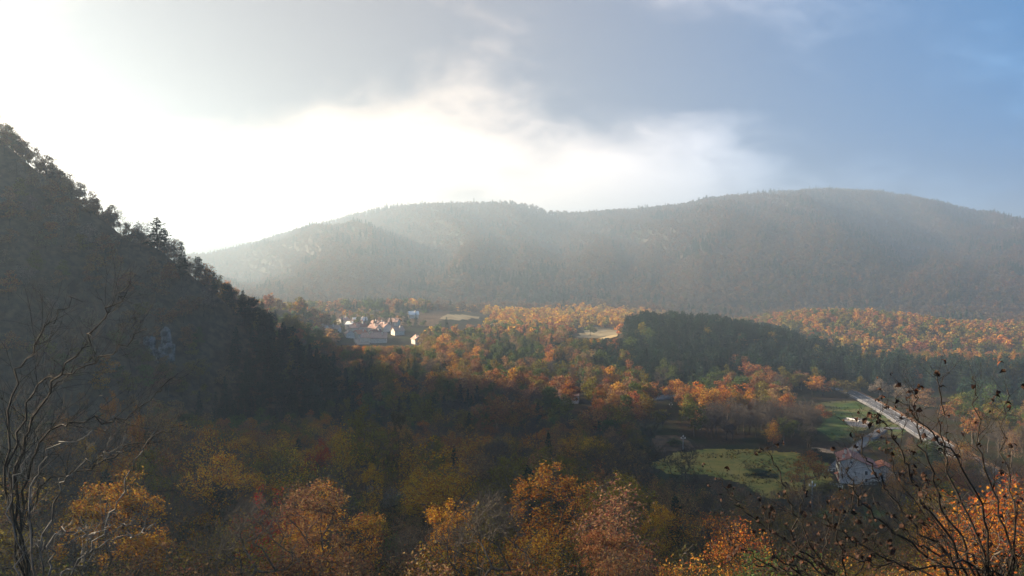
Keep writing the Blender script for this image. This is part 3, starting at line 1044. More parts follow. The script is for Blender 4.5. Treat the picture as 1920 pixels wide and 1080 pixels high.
# the pine plantation over the low hill
X, Y = jitter_grid(18, 470, 403, 700, 5.4)
for x, y in zip(X, Y):
    e_ = float(ss(110, 230, np.array(x)))
    hill1 = x > 20 + 55 * rng.random() ** 1.5 and 405 < y < 560 - 115 * e_
    hill2 = 120 < x < 215 and 585 < y < 690
    if not (hill1 or hill2):
        continue
    z = hz(x, y); px, pyb = project((x, y, z))
    H = rng.uniform(11, 13.6) * (0.72 + 0.28 * float(ss(30, 95, np.array(x))))
    if 1070 < px < 1172:
        H = min(H, (pyb - 633) / F * y)
        if H < 5:
            continue
    if blocked(x, y, 5 / y * F, px, pyb - H / y * F, pyb, y):
        continue
    put(x, y, ['pine_%d', 'spruce_%d'][int(rng.random() < 0.55)] % rng.integers(0, 3), H, rng.uniform(5.0, 6.6), 'pine')

# ------------------------------------------------------------------ individuals and the rest
LANDMARK = [(730, 937, 'the hairpin bend'), (1600, 880, 'the pale farmhouse'), (1345, 868, 'the meadow'), (1660, 775, 'the main road'), (700, 632, 'the village'),
            (297, 640, 'the limestone outcrop'), (1300, 640, 'the pine hill crest'), (1165, 880, 'the big bare tree'), (1028, 830, 'the lone dark spruce'), (500, 940, 'the red tree'),
            (830, 850, 'the broad golden tree'), (700, 800, 'the large olive gold tree'), (294, 420, 'the tall skyline spruce'), (590, 700, 'the spur spruces'),
            (1092, 748, 'the half hidden chalet'), (1370, 750, 'the amber row'), (950, 745, 'the misty rust trees'), (1600, 620, 'the sunlit right hill'), (1460, 720, 'the green and amber row'),
            (1000, 620, 'the golden strip'), (850, 690, 'the rust wood'), (1510, 875, 'the farmhouse tree'), (400, 620, 'the left spur face'), (180, 560, 'the left frame edge'),
            (1220, 980, 'the lower golden tree'), (1650, 985, 'the lower grass'), (1130, 660, 'the pine hill flank'), (620, 960, 'the lower amber tree')]
ORD = ['leftmost', 'second from left', 'third from left', 'fourth from left', 'fifth from left', 'sixth from left', 'seventh from left', 'eighth from left']


def base_label(t):
    best = min(LANDMARK, key=lambda l: (l[0] - t['px']) ** 2 + (l[1] - t['py']) ** 2 * 1.6)
    dx, dy = t['px'] - best[0], t['py'] - best[1]
    if abs(dx) > abs(dy) * 1.2:
        rel = 'left of' if dx < 0 else 'right of'
    else:
        rel = 'above' if dy < 0 else 'below'
    near = 'just ' if math.hypot(dx, dy) < 60 else ''
    form = 'tall' if t['H'] > 1.55 * t['W'] else 'broad' if t['H'] < 1.15 * t['W'] else 'rounded'
    if t['kind'] == 'bare_tree':
        return '%s leafless tree standing %s%s %s' % ({'tall': 'slender', 'broad': 'spreading', 'rounded': 'bushy'}[form], near, rel, best[2])
    if t['kind'] == 'pine_tree':
        return '%s conifer standing %s%s %s' % ('tall dark green' if t['H'] > 12.5 else 'small dark green' if t['H'] < 9.5 else 'dark green', near, rel, best[2])
    thin = 'sparse ' if t['proto'].startswith('thin') else ''
    return '%s%s %s tree %s%s %s' % (thin, form, WORD[t['tint']], near, rel, best[2])


def in_frame(t):
    return -40 < t['px'] < 1960 and t['py'] < 1150


singles, rest = [], []
for kind, cap in (('broadleaf_tree', 285), ('bare_tree', 170), ('pine_tree', 230)):
    ts = [t for t in TREES if t['kind'] == kind]
    ts.sort(key=lambda t: -(t['size'] + (1e3 if t['hero'] else 0)) if in_frame(t) else 1.0)
    good = [t for t in ts if in_frame(t) and not t['proto'].startswith('far')]
    chosen = good[:cap]
    ids = set(map(id, chosen))
    singles += chosen
    rest += [t for t in ts if id(t) not in ids]

by = {}
for t in singles:
    t['label'] = t['hero'] or base_label(t)
    by.setdefault(t['label'], []).append(t)
for lab, ts in by.items():
    if len(ts) < 2:
        continue
    ts.sort(key=lambda t: t['y'])
    n_ = (len(ts) + 6) // 7
    rows = [ts[int(len(ts) * k / n_):int(len(ts) * (k + 1) / n_)] for k in range(n_)]
    names = {1: [''], 2: ['nearer ', 'farther '], 3: ['near ', 'middle ', 'far ']}.get(n_, ['nearest ', 'near ', 'middle ', 'far ', 'farther ', 'farthest '])
    for row, rn in zip(rows, names):
        row.sort(key=lambda t: t['px'])
        for k, t in enumerate(row):
            o_ = '' if len(row) == 1 else ('rightmost ' if k == len(row) - 1 else ORD[k] + ' ')
            t['label'] = o_ + rn + lab
CATEGORY = dict(broadleaf_tree='tree', bare_tree='tree', pine_tree='conifer')
GROUP = dict(broadleaf_tree='autumn broadleaf trees of the valley', bare_tree='leafless trees of the valley', pine_tree='dark conifers of the valley')
for t in singles:
    p = PROTO[t['proto']]
    root = bpy.data.objects.new(t['kind'], None)
    col.objects.link(root)
    root.empty_display_size = 0.5
    root.location = (t['x'], t['y'], t['z'])
    root.rotation_euler = (0, 0, t['rot'])
    root.scale = (t['W'] / p['W'], t['W'] / p['W'], t['H'] / p['H'])
    tag(root, t['label'], CATEGORY[t['kind']], GROUP[t['kind']])
    link('trunk', p['trunk'], root)
    if p['crown']:
        c = link('crown' if t['kind'] != 'bare_tree' else 'twigs', p['crown'], root)
        c['tint'] = [float(q) for q in t['rgb']]
        if t['kind'] == 'bare_tree':
            c['kind'] = 'stuff'


# ------------------------------------------------------------------ masses of trees nobody could count, as instances
ALLP = sorted(PROTO)
pc = bpy.data.collections.new('prototypes')
for n_ in ALLP:
    o = bpy.data.objects.new('proto_' + n_, PROTO[n_]['join'])
    pc.objects.link(o)


def scatter_group():
    ng = bpy.data.node_groups.new('scatter', 'GeometryNodeTree')
    ng.interface.new_socket('Geometry', in_out='INPUT', socket_type='NodeSocketGeometry')
    ng.interface.new_socket('Geometry', in_out='OUTPUT', socket_type='NodeSocketGeometry')
    N = ng.nodes
    gi, go = N.new('NodeGroupInput'), N.new('NodeGroupOutput')
    ci = N.new('GeometryNodeCollectionInfo')
    ci.inputs['Collection'].default_value = pc
    ci.inputs['Separate Children'].default_value = True
    ci.inputs['Reset Children'].default_value = True
    ip = N.new('GeometryNodeInstanceOnPoints')
    ip.inputs['Pick Instance'].default_value = True

    def na(name, dt):
        n_ = N.new('GeometryNodeInputNamedAttribute')
        n_.data_type = dt
        n_.inputs['Name'].default_value = name
        return n_.outputs['Attribute']
    L = ng.links.new
    L(gi.outputs[0], ip.inputs['Points'])
    L(ci.outputs[0], ip.inputs['Instance'])
    L(na('idx', 'INT'), ip.inputs['Instance Index'])
    L(na('rot', 'FLOAT_VECTOR'), ip.inputs['Rotation'])
    L(na('scl', 'FLOAT_VECTOR'), ip.inputs['Scale'])
    L(ip.outputs[0], go.inputs[0])
    return ng


SG = scatter_group()


def scatter(name, pts, idx, rot, scl, tint, label, cat):
    me = bpy.data.meshes.new(name)
    me.vertices.add(len(pts)); me.vertices.foreach_set('co', np.asarray(pts, np.float32).ravel())
    a = me.attributes.new('idx', 'INT', 'POINT'); a.data.foreach_set('value', np.asarray(idx, np.int32))
    for n_, dat in (('rot', rot), ('scl', scl)):
        a = me.attributes.new(n_, 'FLOAT_VECTOR', 'POINT'); a.data.foreach_set('vector', np.asarray(dat, np.float32).ravel())
    a = me.attributes.new('tint', 'FLOAT_VECTOR', 'POINT'); a.data.foreach_set('vector', np.asarray(tint, np.float32).ravel())
    for mm in (M['bark'], M['leaf'], M['needle']):
        me.materials.append(mm)
    o = link(name, me)
    md = o.modifiers.new('scatter', 'NODES'); md.node_group = SG
    return tag(o, label, cat, kind='stuff')


def scatter_list(name, ts, label, cat):
    if not ts:
        return
    scatter(name, [(t['x'], t['y'], t['z']) for t in ts], [ALLP.index(t['proto']) for t in ts], [(0, 0, t['rot']) for t in ts],
            [(t['W'] / PROTO[t['proto']]['W'],) * 2 + (t['H'] / PROTO[t['proto']]['H'],) for t in ts], [t['rgb'] for t in ts], label, cat)


hillside = [t for t in rest if t['x'] < -58 and 178 < t['y'] < 352]
hs_ids = set(map(id, hillside))
near_rest = [t for t in rest if id(t) not in hs_ids and t['y'] < 262]
val_rest = [t for t in rest if id(t) not in hs_ids and t['y'] >= 262]
scatter_list('hillside_forest', hillside, 'brown autumn wood covering the steep left hillside', 'forest')
scatter_list('slope_forest', near_rest, 'dense autumn wood filling the near slope', 'forest')
scatter_list('valley_forest', val_rest, 'mixed autumn wood covering the valley behind the nearer trees', 'forest')

# the wooded mountain
def mountain_forest():
    pts, idx, rot, scl, tint = [], [], [], [], []
    far_i = [ALLP.index('far_%d' % k) for k in range(4)]; cone_i = [ALLP.index('farcone_%d' % k) for k in range(2)]
    for (y0, y1, s) in ((862, 1500, 9.5), (1500, 2300, 12.0), (2300, 3000, 14.0)):
        X, Y = jitter_grid(-0.52 * y1, 0.72 * y1, y0, y1, s)
        k = (X / Y > -0.5) & (X / Y < 0.68)
        X, Y = X[k], Y[k]
        Z = height(X, Y)
        px = 960 + F * X / Y
        n1 = fbm(X / 130, Y / 130, 91, 3); n2 = fbm(X / 60, Y / 60, 97, 3)
        keep = ~((Y < 1060) & (n1 > 0.15) & (px < 1100))
        for ox, oy, orr in OPEN[OPEN[:, 1] > 800]:
            keep &= (X - ox) ** 2 + (Y - oy) ** 2 > orr ** 2
        X, Y, Z, n1, n2, px = [q[keep] for q in (X, Y, Z, n1, n2, px)]
        n = len(X)
        con = (n2 + rng.normal(0, 0.05, n)) > 0.17
        ii = np.where(con, rng.choice(cone_i, n), rng.choice(far_i, n))
        sc = rng.uniform(0.75, 1.2, n) * (s / 9.5) ** 0.6
        base = np.array([(0.125, 0.078, 0.046), (0.15, 0.068, 0.030), (0.105, 0.088, 0.072), (0.085, 0.078, 0.026), TINT['amber']])
        pw = np.array([.52, .10, .30, .08, .0])
        c = base[rng.choice(5, n, p=pw)]
        gold = (Y < 940) & (px > 860) & (px < 1250) & (n1 < 0.1)
        c = np.where(gold[:, None], np.array([TINT['gold'], TINT['amber'], TINT['straw']])[rng.integers(0, 3, n)], c)
        c = np.where(con[:, None], np.array(TINT['pine'])[None], c) * rng.uniform(0.86, 1.14, n)[:, None]
        pts.append(np.stack([X, Y, Z - 0.4], -1)); idx.append(ii)
        rot.append(np.stack([np.zeros(n), np.zeros(n), rng.uniform(0, 6.28, n)], -1))
        scl.append(np.stack([sc, sc, sc * rng.uniform(0.8, 1.1, n)], -1)); tint.append(c)
    scatter('mountain_forest', np.concatenate(pts), np.concatenate(idx), np.concatenate(rot), np.concatenate(scl), np.concatenate(tint), 'hazy brown woods covering the long mountain', 'forest')
mountain_forest()

# rough grass on the open ground
def tuft_proto(name, seed, n=16, h=0.45):
    r2 = np.random.default_rng(seed)
    V, Q, A = [], [], []
    for k in range(n):
        a_ = r2.uniform(0, 6.28); b_ = np.array((math.cos(a_), math.sin(a_), 0)) * r2.uniform(0, 0.35)
        ln = np.array((math.cos(a_) * .3 + r2.normal(0, .2), math.sin(a_) * .3 + r2.normal(0, .2), 1.0)) * h * r2.uniform(.5, 1.2)
        w_ = np.array((-math.sin(a_), math.cos(a_), 0)) * 0.035
        i0 = len(V)
        V += [b_ - w_, b_ + w_, b_ + ln + w_ * .2, b_ + ln - w_ * .2]; Q.append((i0, i0 + 1, i0 + 2, i0 + 3)); A += [r2.random()] * 4
    return mesh(name, V, np.array(Q), [M['leaf']], attr=A)


for k in range(3):
    PROTO['tuft_%d' % k] = dict(join=tuft_proto('tuft_%d' % k, 600 + k))
    o = bpy.data.objects.new('proto_tuft_%d' % k, PROTO['tuft_%d' % k]['join']); pc.objects.link(o)
ALLP = sorted(PROTO)


def rough_grass():
    pts, tint = [], []
    for nm, dens, cols in (('meadow', 1.0, ('gold', 'olive', 'green', 'straw', 'olive')), ('grass_field', 0.35, ('olive', 'green', 'green')), ('lower_grass', 0.7, ('green', 'olive'))):
        me = bpy.data.objects[nm].data
        for p in me.polygons:
            c = p.center
            for _ in range(rng.poisson(p.area * dens)):
                x, y = c.x + rng.uniform(-1, 1), c.y + rng.uniform(-1, 1)
                if fbm(np.array(x / 9), np.array(y / 9), 12, 3) < -0.05:
                    continue
                pts.append((x, y, c.z - 0.05)); tint.append(np.array(TINT[cols[rng.integers(0, len(cols))]]) * rng.uniform(0.5, 0.9))
    n = len(pts); sc = rng.uniform(0.5, 1.3, n)
    scatter('rough_grass', pts, rng.choice([ALLP.index('tuft_%d' % k) for k in range(3)], n), np.stack([np.zeros(n), np.zeros(n), rng.uniform(0, 6.28, n)], -1),
            np.stack([sc, sc, sc], -1), tint, 'rough tufts of grass on the open meadows', 'grass')
rough_grass()

# undergrowth on the near slope and hillside
def undergrowth():
    X, Y = jitter_grid(-260, 190, 40, 255, 2.7)
    d = np.hypot(X, Y)
    k = (np.abs(X / Y) < 0.78) & ~((Y > 205) & (X > 30))
    k &= rng.random(len(X)) < np.clip(1.25 - Y / 300, 0.3, 1)
    for ox, oy, orr in OPEN:
        k &= (X - ox) ** 2 + (Y - oy) ** 2 > orr ** 2
    X, Y = X[k], Y[k]; Z = height(X, Y); n = len(X)
    si = [ALLP.index('shrub_%d' % k) for k in range(3)]
    sc = rng.uniform(0.6, 1.25, n)
    names = ['brown', 'olive', 'dark', 'rust', 'amber', 'green']
    c = np.array([TINT[q] for q in names])[rng.choice(6, n, p=[.3, .22, .2, .12, .08, .08])] * rng.uniform(0.7, 1.2, n)[:, None]
    scatter('undergrowth', np.stack([X, Y, Z - 0.1], -1), rng.choice(si, n), np.stack([np.zeros(n), np.zeros(n), rng.uniform(0, 6.28, n)], -1),
            np.stack([sc, sc, sc * rng.uniform(0.9, 1.3, n)], -1), c, 'tangled brushwood and saplings between the trees of the near slope', 'undergrowth')
undergrowth()

# ------------------------------------------------------------------ buildings
def gable_house(name, loc, rz, W, L, HL, HR, apex, rise, wallm, roofm, over=0.4, th=0.2):
    """walls as a five sided prism, roof as two slabs; local x runs along the gable, y along the ridge"""
    root = bpy.data.objects.new(name, None); col.objects.link(root)
    root.location = loc; root.rotation_euler = (0, 0, rz)
    zr = HL + rise
    prof = [(0, -1.5), (W, -1.5), (W, HR), (apex, zr), (0, HL)]
    v = [(x, 0, z) for x, z in prof] + [(x, L, z) for x, z in prof]
    MB().poly(v, [(0, 1, 2, 3, 4), (9, 8, 7, 6, 5), (5, 6, 1, 0), (6, 7, 2, 1), (8, 9, 4, 3), (9, 5, 0, 4), (7, 8, 3, 2)]).build('wall', wallm, root)
    mb = MB()
    sl, sr = (zr - HL) / apex, (zr - HR) / (W - apex)
    for (xa, za, xb, zb) in ((-over, HL - sl * over, apex, zr), (apex, zr, W + over, HR - sr * over)):
        pts = []
        for y in (-over, L + over):
            pts += [(xa, y, za + 0.02), (xb, y, zb + 0.02), (xb, y, zb + th), (xa, y, za + th)]
        mb.poly(pts, [(0, 1, 2, 3), (7, 6, 5, 4), (0, 4, 5, 1), (1, 5, 6, 2), (2, 6, 7, 3), (3, 7, 4, 0)])
    roof = mb.build('roof', roofm, root)
    return root, roof, zr


def chimney(roof, x, y, z, s=0.6, h=1.3):
    c = MB().box((x, y, z + h / 2 - 0.4), (s, s, h)).build('chimney', M['plaster'], roof)
    c2 = MB().box((x, y, z + h - 0.3), (s + 0.25, s + 0.25, 0.12)).box((x, y, z + h - 0.12), (s * .7, s * .7, 0.2)).build('chimney_cap', M['tile'], roof)


g = G(1574, 906)
HRZ = math.atan2(-0.266, 0.964)
house, roof, zr = gable_house('farmhouse', (g[0], g[1], g[2]), HRZ, 9.2, 9.6, 5.9, 4.6, 3.0, 1.15, M['shade_plaster'], M['tile'])
tag(house, 'pale two storey farmhouse with red brown tiled roof beside the meadow', 'house')
MB().tube([(3.0, -0.42, zr + 0.2), (3.0, 10.0, zr + 0.2)], [0.16, 0.16], 6).build('ridge_tile', M['tile3'], roof)
chimney(roof, 2.0, 5.4, zr - 0.3, 0.7, 1.7)
chimney(roof, 1.1, 1.6, zr - 0.7, 0.6, 1.5)
MB().poly([(-0.012, -0.012, -1), (-0.012, 9.612, -1), (-0.012, 9.612, 5.75), (-0.012, -0.012, 5.75)], [(0, 1, 2, 3)]).build('sunlit_wall_tint', M['plaster'], house)['label'] = 'side wall sheet coloured cream for sunlight'  # same plaster as the gable; sunlight is put into this sheet's warmer colour
for z in (1.0, 3.6):
    for y in (1.3, 4.4, 7.4):
        wn = MB().box((-0.05, y, z + 0.75), (0.12, 1.0, 1.5)).build('window', M['white'], house)
        MB().box((-0.1, y, z + 0.75), (0.06, 0.8, 1.3)).build('pane', M['glass'], wn)
        for s_ in (-1, 1):
            MB().box((-0.08, y + s_ * 0.82, z + 0.75), (0.07, 0.55, 1.5)).build('shutter', M['wood'], wn)
MB().box((-0.06, 2.85, 0.6), (0.12, 1.0, 2.1)).build('door', M['red'], house)
aw = MB(); aw.poly([(-1.0, 2.1, 1.75), (-1.0, 3.6, 1.75), (0, 3.6, 2.2), (0, 2.1, 2.2), (-1.0, 2.1, 1.83), (-1.0, 3.6, 1.83), (0, 3.6, 2.28), (0, 2.1, 2.28)], [(0, 1, 2, 3), (7, 6, 5, 4), (0, 4, 5, 1), (1, 5, 6, 2), (3, 2, 6, 7), (0, 3, 7, 4)])
aw.build('porch_roof', M['tile2'], house)
vent = MB(); vent.tube([(2.9, 0.05, 5.75), (2.9, -0.04, 5.75)], [0.32, 0.32], 12); vent.build('vent', M['glass'], house)
for x, z in ((6.6, 1.2), (6.6, 3.2)):
    wn = MB().box((x, -0.03, z), (0.9, 0.1, 1.2)).build('window', M['white'], house)
    MB().box((x, -0.07, z), (0.7, 0.06, 1.0)).build('pane', M['glass'], wn)

a = Vector((g[0], g[1], g[2])) + Matrix.Rotation(HRZ, 3, 'Z') @ Vector((9.6, 4.5, 0))
ann, aroof, azr = gable_house('annex', (a.x, a.y, hz(a.x, a.y)), HRZ, 5.0, 5.5, 3.6, 3.2, 2.2, 1.0, M['plaster'], M['tile2'])
tag(ann, 'low annex with bright orange tiled roof behind the farmhouse', 'house')
wn = MB().box((1.6, -0.03, 1.5), (0.9, 0.1, 1.1)).build('window', M['white'], ann)
MB().box((1.6, -0.07, 1.5), (0.7, 0.06, 0.9)).build('pane', M['glass'], wn)

# chalet half hidden among the trees
g = G(1084, 757, 200, 600)
ch, croof, czr = gable_house('chalet', (g[0], g[1], g[2]), R(82), 6.0, 8.0, 3.2, 3.2, 3.0, 1.6, M['white'], M['tile3'])
tag(ch, 'small chalet with faded pink roof half hidden in the wood', 'house')
chimney(croof, 2.0, 2.0, czr - 0.5, 0.5, 1.2)
for y in (2.0, 5.5):
    MB().box((6.03, y, 1.6), (0.1, 0.9, 1.1)).build('window', M['glass'], ch)

# village houses: (px, py of the front wall foot, width, length, wall height, turn, roof, label)
VH = [(690, 610, 9, 16, 5.5, 78, 'white', 'long white roofed building at the far edge of the village'),
      (641, 626, 9, 22, 5, 86, 'tile3', 'long low roofed building at the left of the village street'),
      (618, 624, 9, 14, 4, 80, 'tile3', 'leftmost low building of the village'),
      (663, 619, 8, 9, 6, 20, 'white', 'tall white house at the head of the village street'),
      (679, 615, 9, 12, 5.5, 75, 'tile3', 'house with pink roof right of the tall white house'),
      (676, 623, 8, 11, 5, 60, 'tile3', 'house beside the village street, second behind the corner'),
      (690, 620, 10, 14, 5, 100, 'tile', 'dark roofed house in the middle of the village'),
      (704, 617, 9, 14, 5.5, 70, 'tile3', 'house with a long pink roof in the back row of the village'),
      (720, 616, 9, 12, 5, 95, 'tile3', 'house at the right end of the back row of the village'),
      (704, 625, 9, 13, 5.5, 85, 'tile3', 'house with pink roof in the middle row of the village'),
      (718, 623, 10, 15, 6, 80, 'tile3', 'white walled house in the middle row of the village'),
      (733, 621, 9, 11, 5, 65, 'tile3', 'house at the right of the middle row of the village'),
      (690, 634, 9, 12, 5, 100, 'tile2', 'house with orange roof beside the village street'),
      (716, 634, 9, 12, 5.5, 95, 'tile', 'dark roofed house near the front of the village'),
      (697, 643, 10, 12, 5.5, 75, 'tile3', 'house with pink roof in the front row, left of the hall'),
      (722, 643, 12, 16, 5, 78, 'tile3', 'broad hall with wide pink roof in front of the village'),
      (770, 646, 8, 10, 5, 60, 'tile3', 'rightmost small house of the village'),
      (752, 628, 9, 12, 5, 85, 'tile3', 'house under the golden trees right of the village'),
      (655, 634, 8, 11, 4.5, 70, 'tile3', 'house below the long low building left of the village street'),
      (740, 612, 9, 12, 5, 80, 'tile3', 'farthest right house behind the village'),
      (660, 608, 8, 12, 5, 95, 'tile3', 'farthest left house behind the village'),
      (903, 622, 9, 14, 5, 80, 'white', 'white house alone at the edge of the golden strip'),
      (776, 597, 9, 13, 5, 85, 'white', 'lone pale house among the trees behind the village')]
for (px, py, W_, L_, H_, rz_, rm, lab) in VH:
    W_, L_, H_ = W_ * 0.75, L_ * 0.66, H_ * 0.85
    px = 700 + (px - 700) * 1.12
    g = G(px, py, 400, 1200)
    ho, rf, z_ = gable_house('village_house', (g[0], g[1], g[2] + 0.3), R(rz_ + 47 * math.sin(px * 1.7)), W_, L_, H_ * 0.75, H_ * 0.75, W_ / 2, W_ * 0.36, M['plaster'], M[rm], 0.5, 0.3)
    tag(ho, lab, 'house', 'houses of the village')
    chimney(rf, W_ * 0.3, L_ * 0.3, z_ - 0.6, 0.9, 2.0)
    for k in range(3):
        MB().box((W_ + 0.04, L_ * (k + 0.6) / 3.2, H_ * 0.42), (0.1, 1.1, 1.5)).build('window', M['glass'], ho)
ribbon('village_street', [G(x, y, 400, 1200) for x, y in ((664, 621), (668, 628), (674, 636), (684, 648))], (-4, 4), 0.6, M['gravel'], skirt=1.0)

# limestone outcrop
def rock_column(px, py, wpx, hpx, d, seed, parent):
    """a craggy buttress: ledges, vertical flutes and an uneven broken top"""
    W_, H_ = wpx / F * d, hpx / F * d
    c = P(px, py, d)
    nu, nv = 26, 20
    ii, jj = np.meshgrid(np.arange(nu), np.arange(nv + 1))
    a_ = 2 * np.pi * ii / nu; t_ = jj / nv
    flute = np.abs(vnoise(np.cos(a_) * 2.6 + seed, np.sin(a_) * 2.6 + t_ * 0.7, seed) - 0.5) * 1.1
    crag = vnoise(np.cos(a_) * 4 + seed * 3, np.sin(a_) * 4 + t_ * 7, seed + 5) - 0.5
    rr_ = 0.5 * W_ * (1.1 - 0.35 * t_) * (0.75 + flute + 0.35 * crag + 0.12 * np.floor(t_ * 4 + flute * 2) % 2)
    rr_ = np.where(jj == nv, rr_ * 0.3, rr_)
    z = H_ * (t_ * 1.25 - 0.35) * (1 + 0.35 * (vnoise(np.cos(a_) * 1.7 + seed, np.sin(a_) * 1.7, seed + 9) - 0.5))
    V = np.stack([np.cos(a_) * rr_ + 0.2 * W_ * (t_ ** 2) * math.sin(seed), np.sin(a_) * rr_ * 0.9, z], -1).reshape(-1, 3)
    Q = np.stack([jj[:-1] * nu + ii[:-1], jj[:-1] * nu + (ii[:-1] + 1) % nu, (jj[:-1] + 1) * nu + (ii[:-1] + 1) % nu, (jj[:-1] + 1) * nu + ii[:-1]], -1).reshape(-1, 4)
    o = link('rock_face', mesh('rock_face', V, Q, [M['rock']]), parent)
    o.location = Vector(c) - parent.location
g = G(297, 672, 200, 330)
rk = bpy.data.objects.new('limestone_outcrop', None); col.objects.link(rk); rk.location = g
tag(rk, 'pale limestone outcrop on the left hillside', 'rock')
for (px, py, wp, hp, dd, sd) in ((280, 662, 17, 40, -1, 3), (314, 655, 15, 54, 0, 5), (306, 674, 22, 38, -2, 8), (291, 676, 20, 28, -2, 11), (320, 668, 12, 30, -2, 14), (270, 668, 12, 20, -1, 19)):
    rock_column(px, py, wp, hp * 0.85, g[1] + dd + 2.5, sd, rk)

# power poles with three white insulators, and their wires
poles = []
for (px, py, d, lab) in ((1523, 905, 178, 'concrete power pole with three white insulators below the farmhouse tree'), (1281, 818, 262, 'power pole at the left end of the meadow'),
                         (1258, 756, 335, 'power pole beside the short piece of road in the wood'), (1252, 736, 372, 'power pole above the short piece of road'), (1248, 710, 425, 'farthest power pole against the dark pines')):
    x, y, zt = P(px, py, d); z0 = hz(x, y)
    root = bpy.data.objects.new('power_pole', None); col.objects.link(root); root.location = (x, y, z0)
    tag(root, lab, 'pole', 'power poles crossing the valley')
    H_ = zt - z0
    MB().tube([(0, 0, -0.5), (0, 0, H_ * .5), (0, 0, H_ - 0.1)], [0.2, 0.16, 0.11], 8).build('pole', M['concrete'], root)
    MB().box((0, 0, H_ - 0.75), (1.3, 0.12, 0.12)).build('crossarm', M['metal'], root)
    for (ix, iz) in ((0, H_), (-0.6, H_ - 0.6), (0.6, H_ - 0.6)):
        MB().tube([(ix, 0, iz - 0.15), (ix, 0, iz), (ix, 0, iz + 0.12), (ix, 0, iz + 0.28), (ix, 0, iz + 0.36)], [0.10, 0.17, 0.11, 0.16, 0.06], 8).build('insulator', M['white'], root)
    poles.append((x, y, z0, H_))
SPANS = []
SPAN = ['farmhouse tree pole and the meadow end pole', 'meadow end pole and the road pole', 'pole beside and the pole above the short road', 'pole above the short road and the farthest pole']
for a_, b_ in zip(poles[:-1], poles[1:]):
    for (ix, iz, wn_) in ((0, 0.36, 'top'), (-0.6, -0.24, 'left'), (0.6, -0.24, 'right')):
        p0 = Vector((a_[0] + ix, a_[1], a_[2] + a_[3] + iz)); p1 = Vector((b_[0] + ix, b_[1], b_[2] + b_[3] + iz))
        pts = [p0.lerp(p1, t_ / 12) - Vector((0, 0, 4 * 1.6 * (t_ / 12) * (1 - t_ / 12))) for t_ in range(13)]
        o = MB().tube(pts, [0.012] * 13, 4).build('power_line', M['wire'])
        tag(o, '%s wire strung between the %s' % (wn_, SPAN[len(SPANS)]), 'wire', 'power lines')
    SPANS.append(1)

# small things round the farmhouse and the road
def rail_fence(pts, name, label, post=1.0):
    root = bpy.data.objects.new(name, None); col.objects.link(root); root.location = pts[0]
    tag(root, label, 'fence')
    o = Vector(pts[0])
    ps = [Vector(p) - o for p in pts]
    for p in ps:
        MB().box((p.x, p.y, p.z + post / 2 - 0.1), (0.12, 0.12, post + 0.2)).build('post', M['white'], root)
    for h_ in (0.45, 0.9):
        for p, q in zip(ps[:-1], ps[1:]):
            MB().tube([p + Vector((0, 0, h_)), q + Vector((0, 0, h_))], [0.05, 0.05], 4).build('rail', M['white'], root)
rail_fence([G(x, y) for x, y in ((1546, 887), (1553, 886), (1560, 885), (1567, 884))], 'rail_fence', 'white rail fence between the orange tree and the farmhouse')
rail_fence([G(x, y) for x, y in ((1556, 912), (1564, 913), (1572, 915), (1580, 917))], 'rail_fence', 'white rail fence in front of the farmhouse', 0.8)
lw = [G(x, y) for x, y in ((1522, 846), (1535, 847), (1548, 849), (1563, 851))]
lwm = MB()
for p, q in zip(lw[:-1], lw[1:]):
    c = (p + q) / 2; dd = q - p
    lwm.box((c[0], c[1], c[2] + 0.45), (np.hypot(dd[0], dd[1]) + 0.05, 0.5, 1.3), math.atan2(dd[1], dd[0]))
tag(lwm.build('stone_wall', M['gravel']), 'low pale stone wall behind the farmhouse', 'wall')
for k, (px, py) in enumerate(((1597, 789), (1602, 791))):
    g = G(px, py)
    root = bpy.data.objects.new('bench', None); col.objects.link(root); root.location = (g[0], g[1], g[2] + 0.25); root.rotation_euler = (0, 0, R(-62))
    tag(root, ['left', 'right'][k] + ' one of two white benches on the gravel yard', 'bench', 'benches on the gravel yard')
    MB().box((0, 0, 0.5), (4.5, 0.6, 0.12)).build('seat', M['white'], root)
    for s_ in (-1.8, 1.8):
        MB().box((s_, 0, 0.2), (0.15, 0.5, 0.5)).build('leg', M['white'], root)


def bush(px, py, wpx, hpx, tint, label, name='bush', d=None):
    g = G(px, py) if d is None else P(px, py, d)
    z = hz(g[0], g[1])
    root = bpy.data.objects.new(name, None); col.objects.link(root); root.location = (g[0], g[1], z)
    p = PROTO['mid_%d' % (int(px) % 6)]
    W_, H_ = wpx / F * g[1], hpx / F * g[1]
    root.scale = (W_ / p['W'], W_ / p['W'], H_ / p['H'] * 1.15); root.location.z -= H_ * 0.2
    root.rotation_euler = (0, 0, px * 0.7)
    tag(root, label, 'bush', 'bushes of the open land')
    link('stem', p['trunk'], root)
    c = link('foliage', p['crown'], root); c['tint'] = list(TINT[tint])


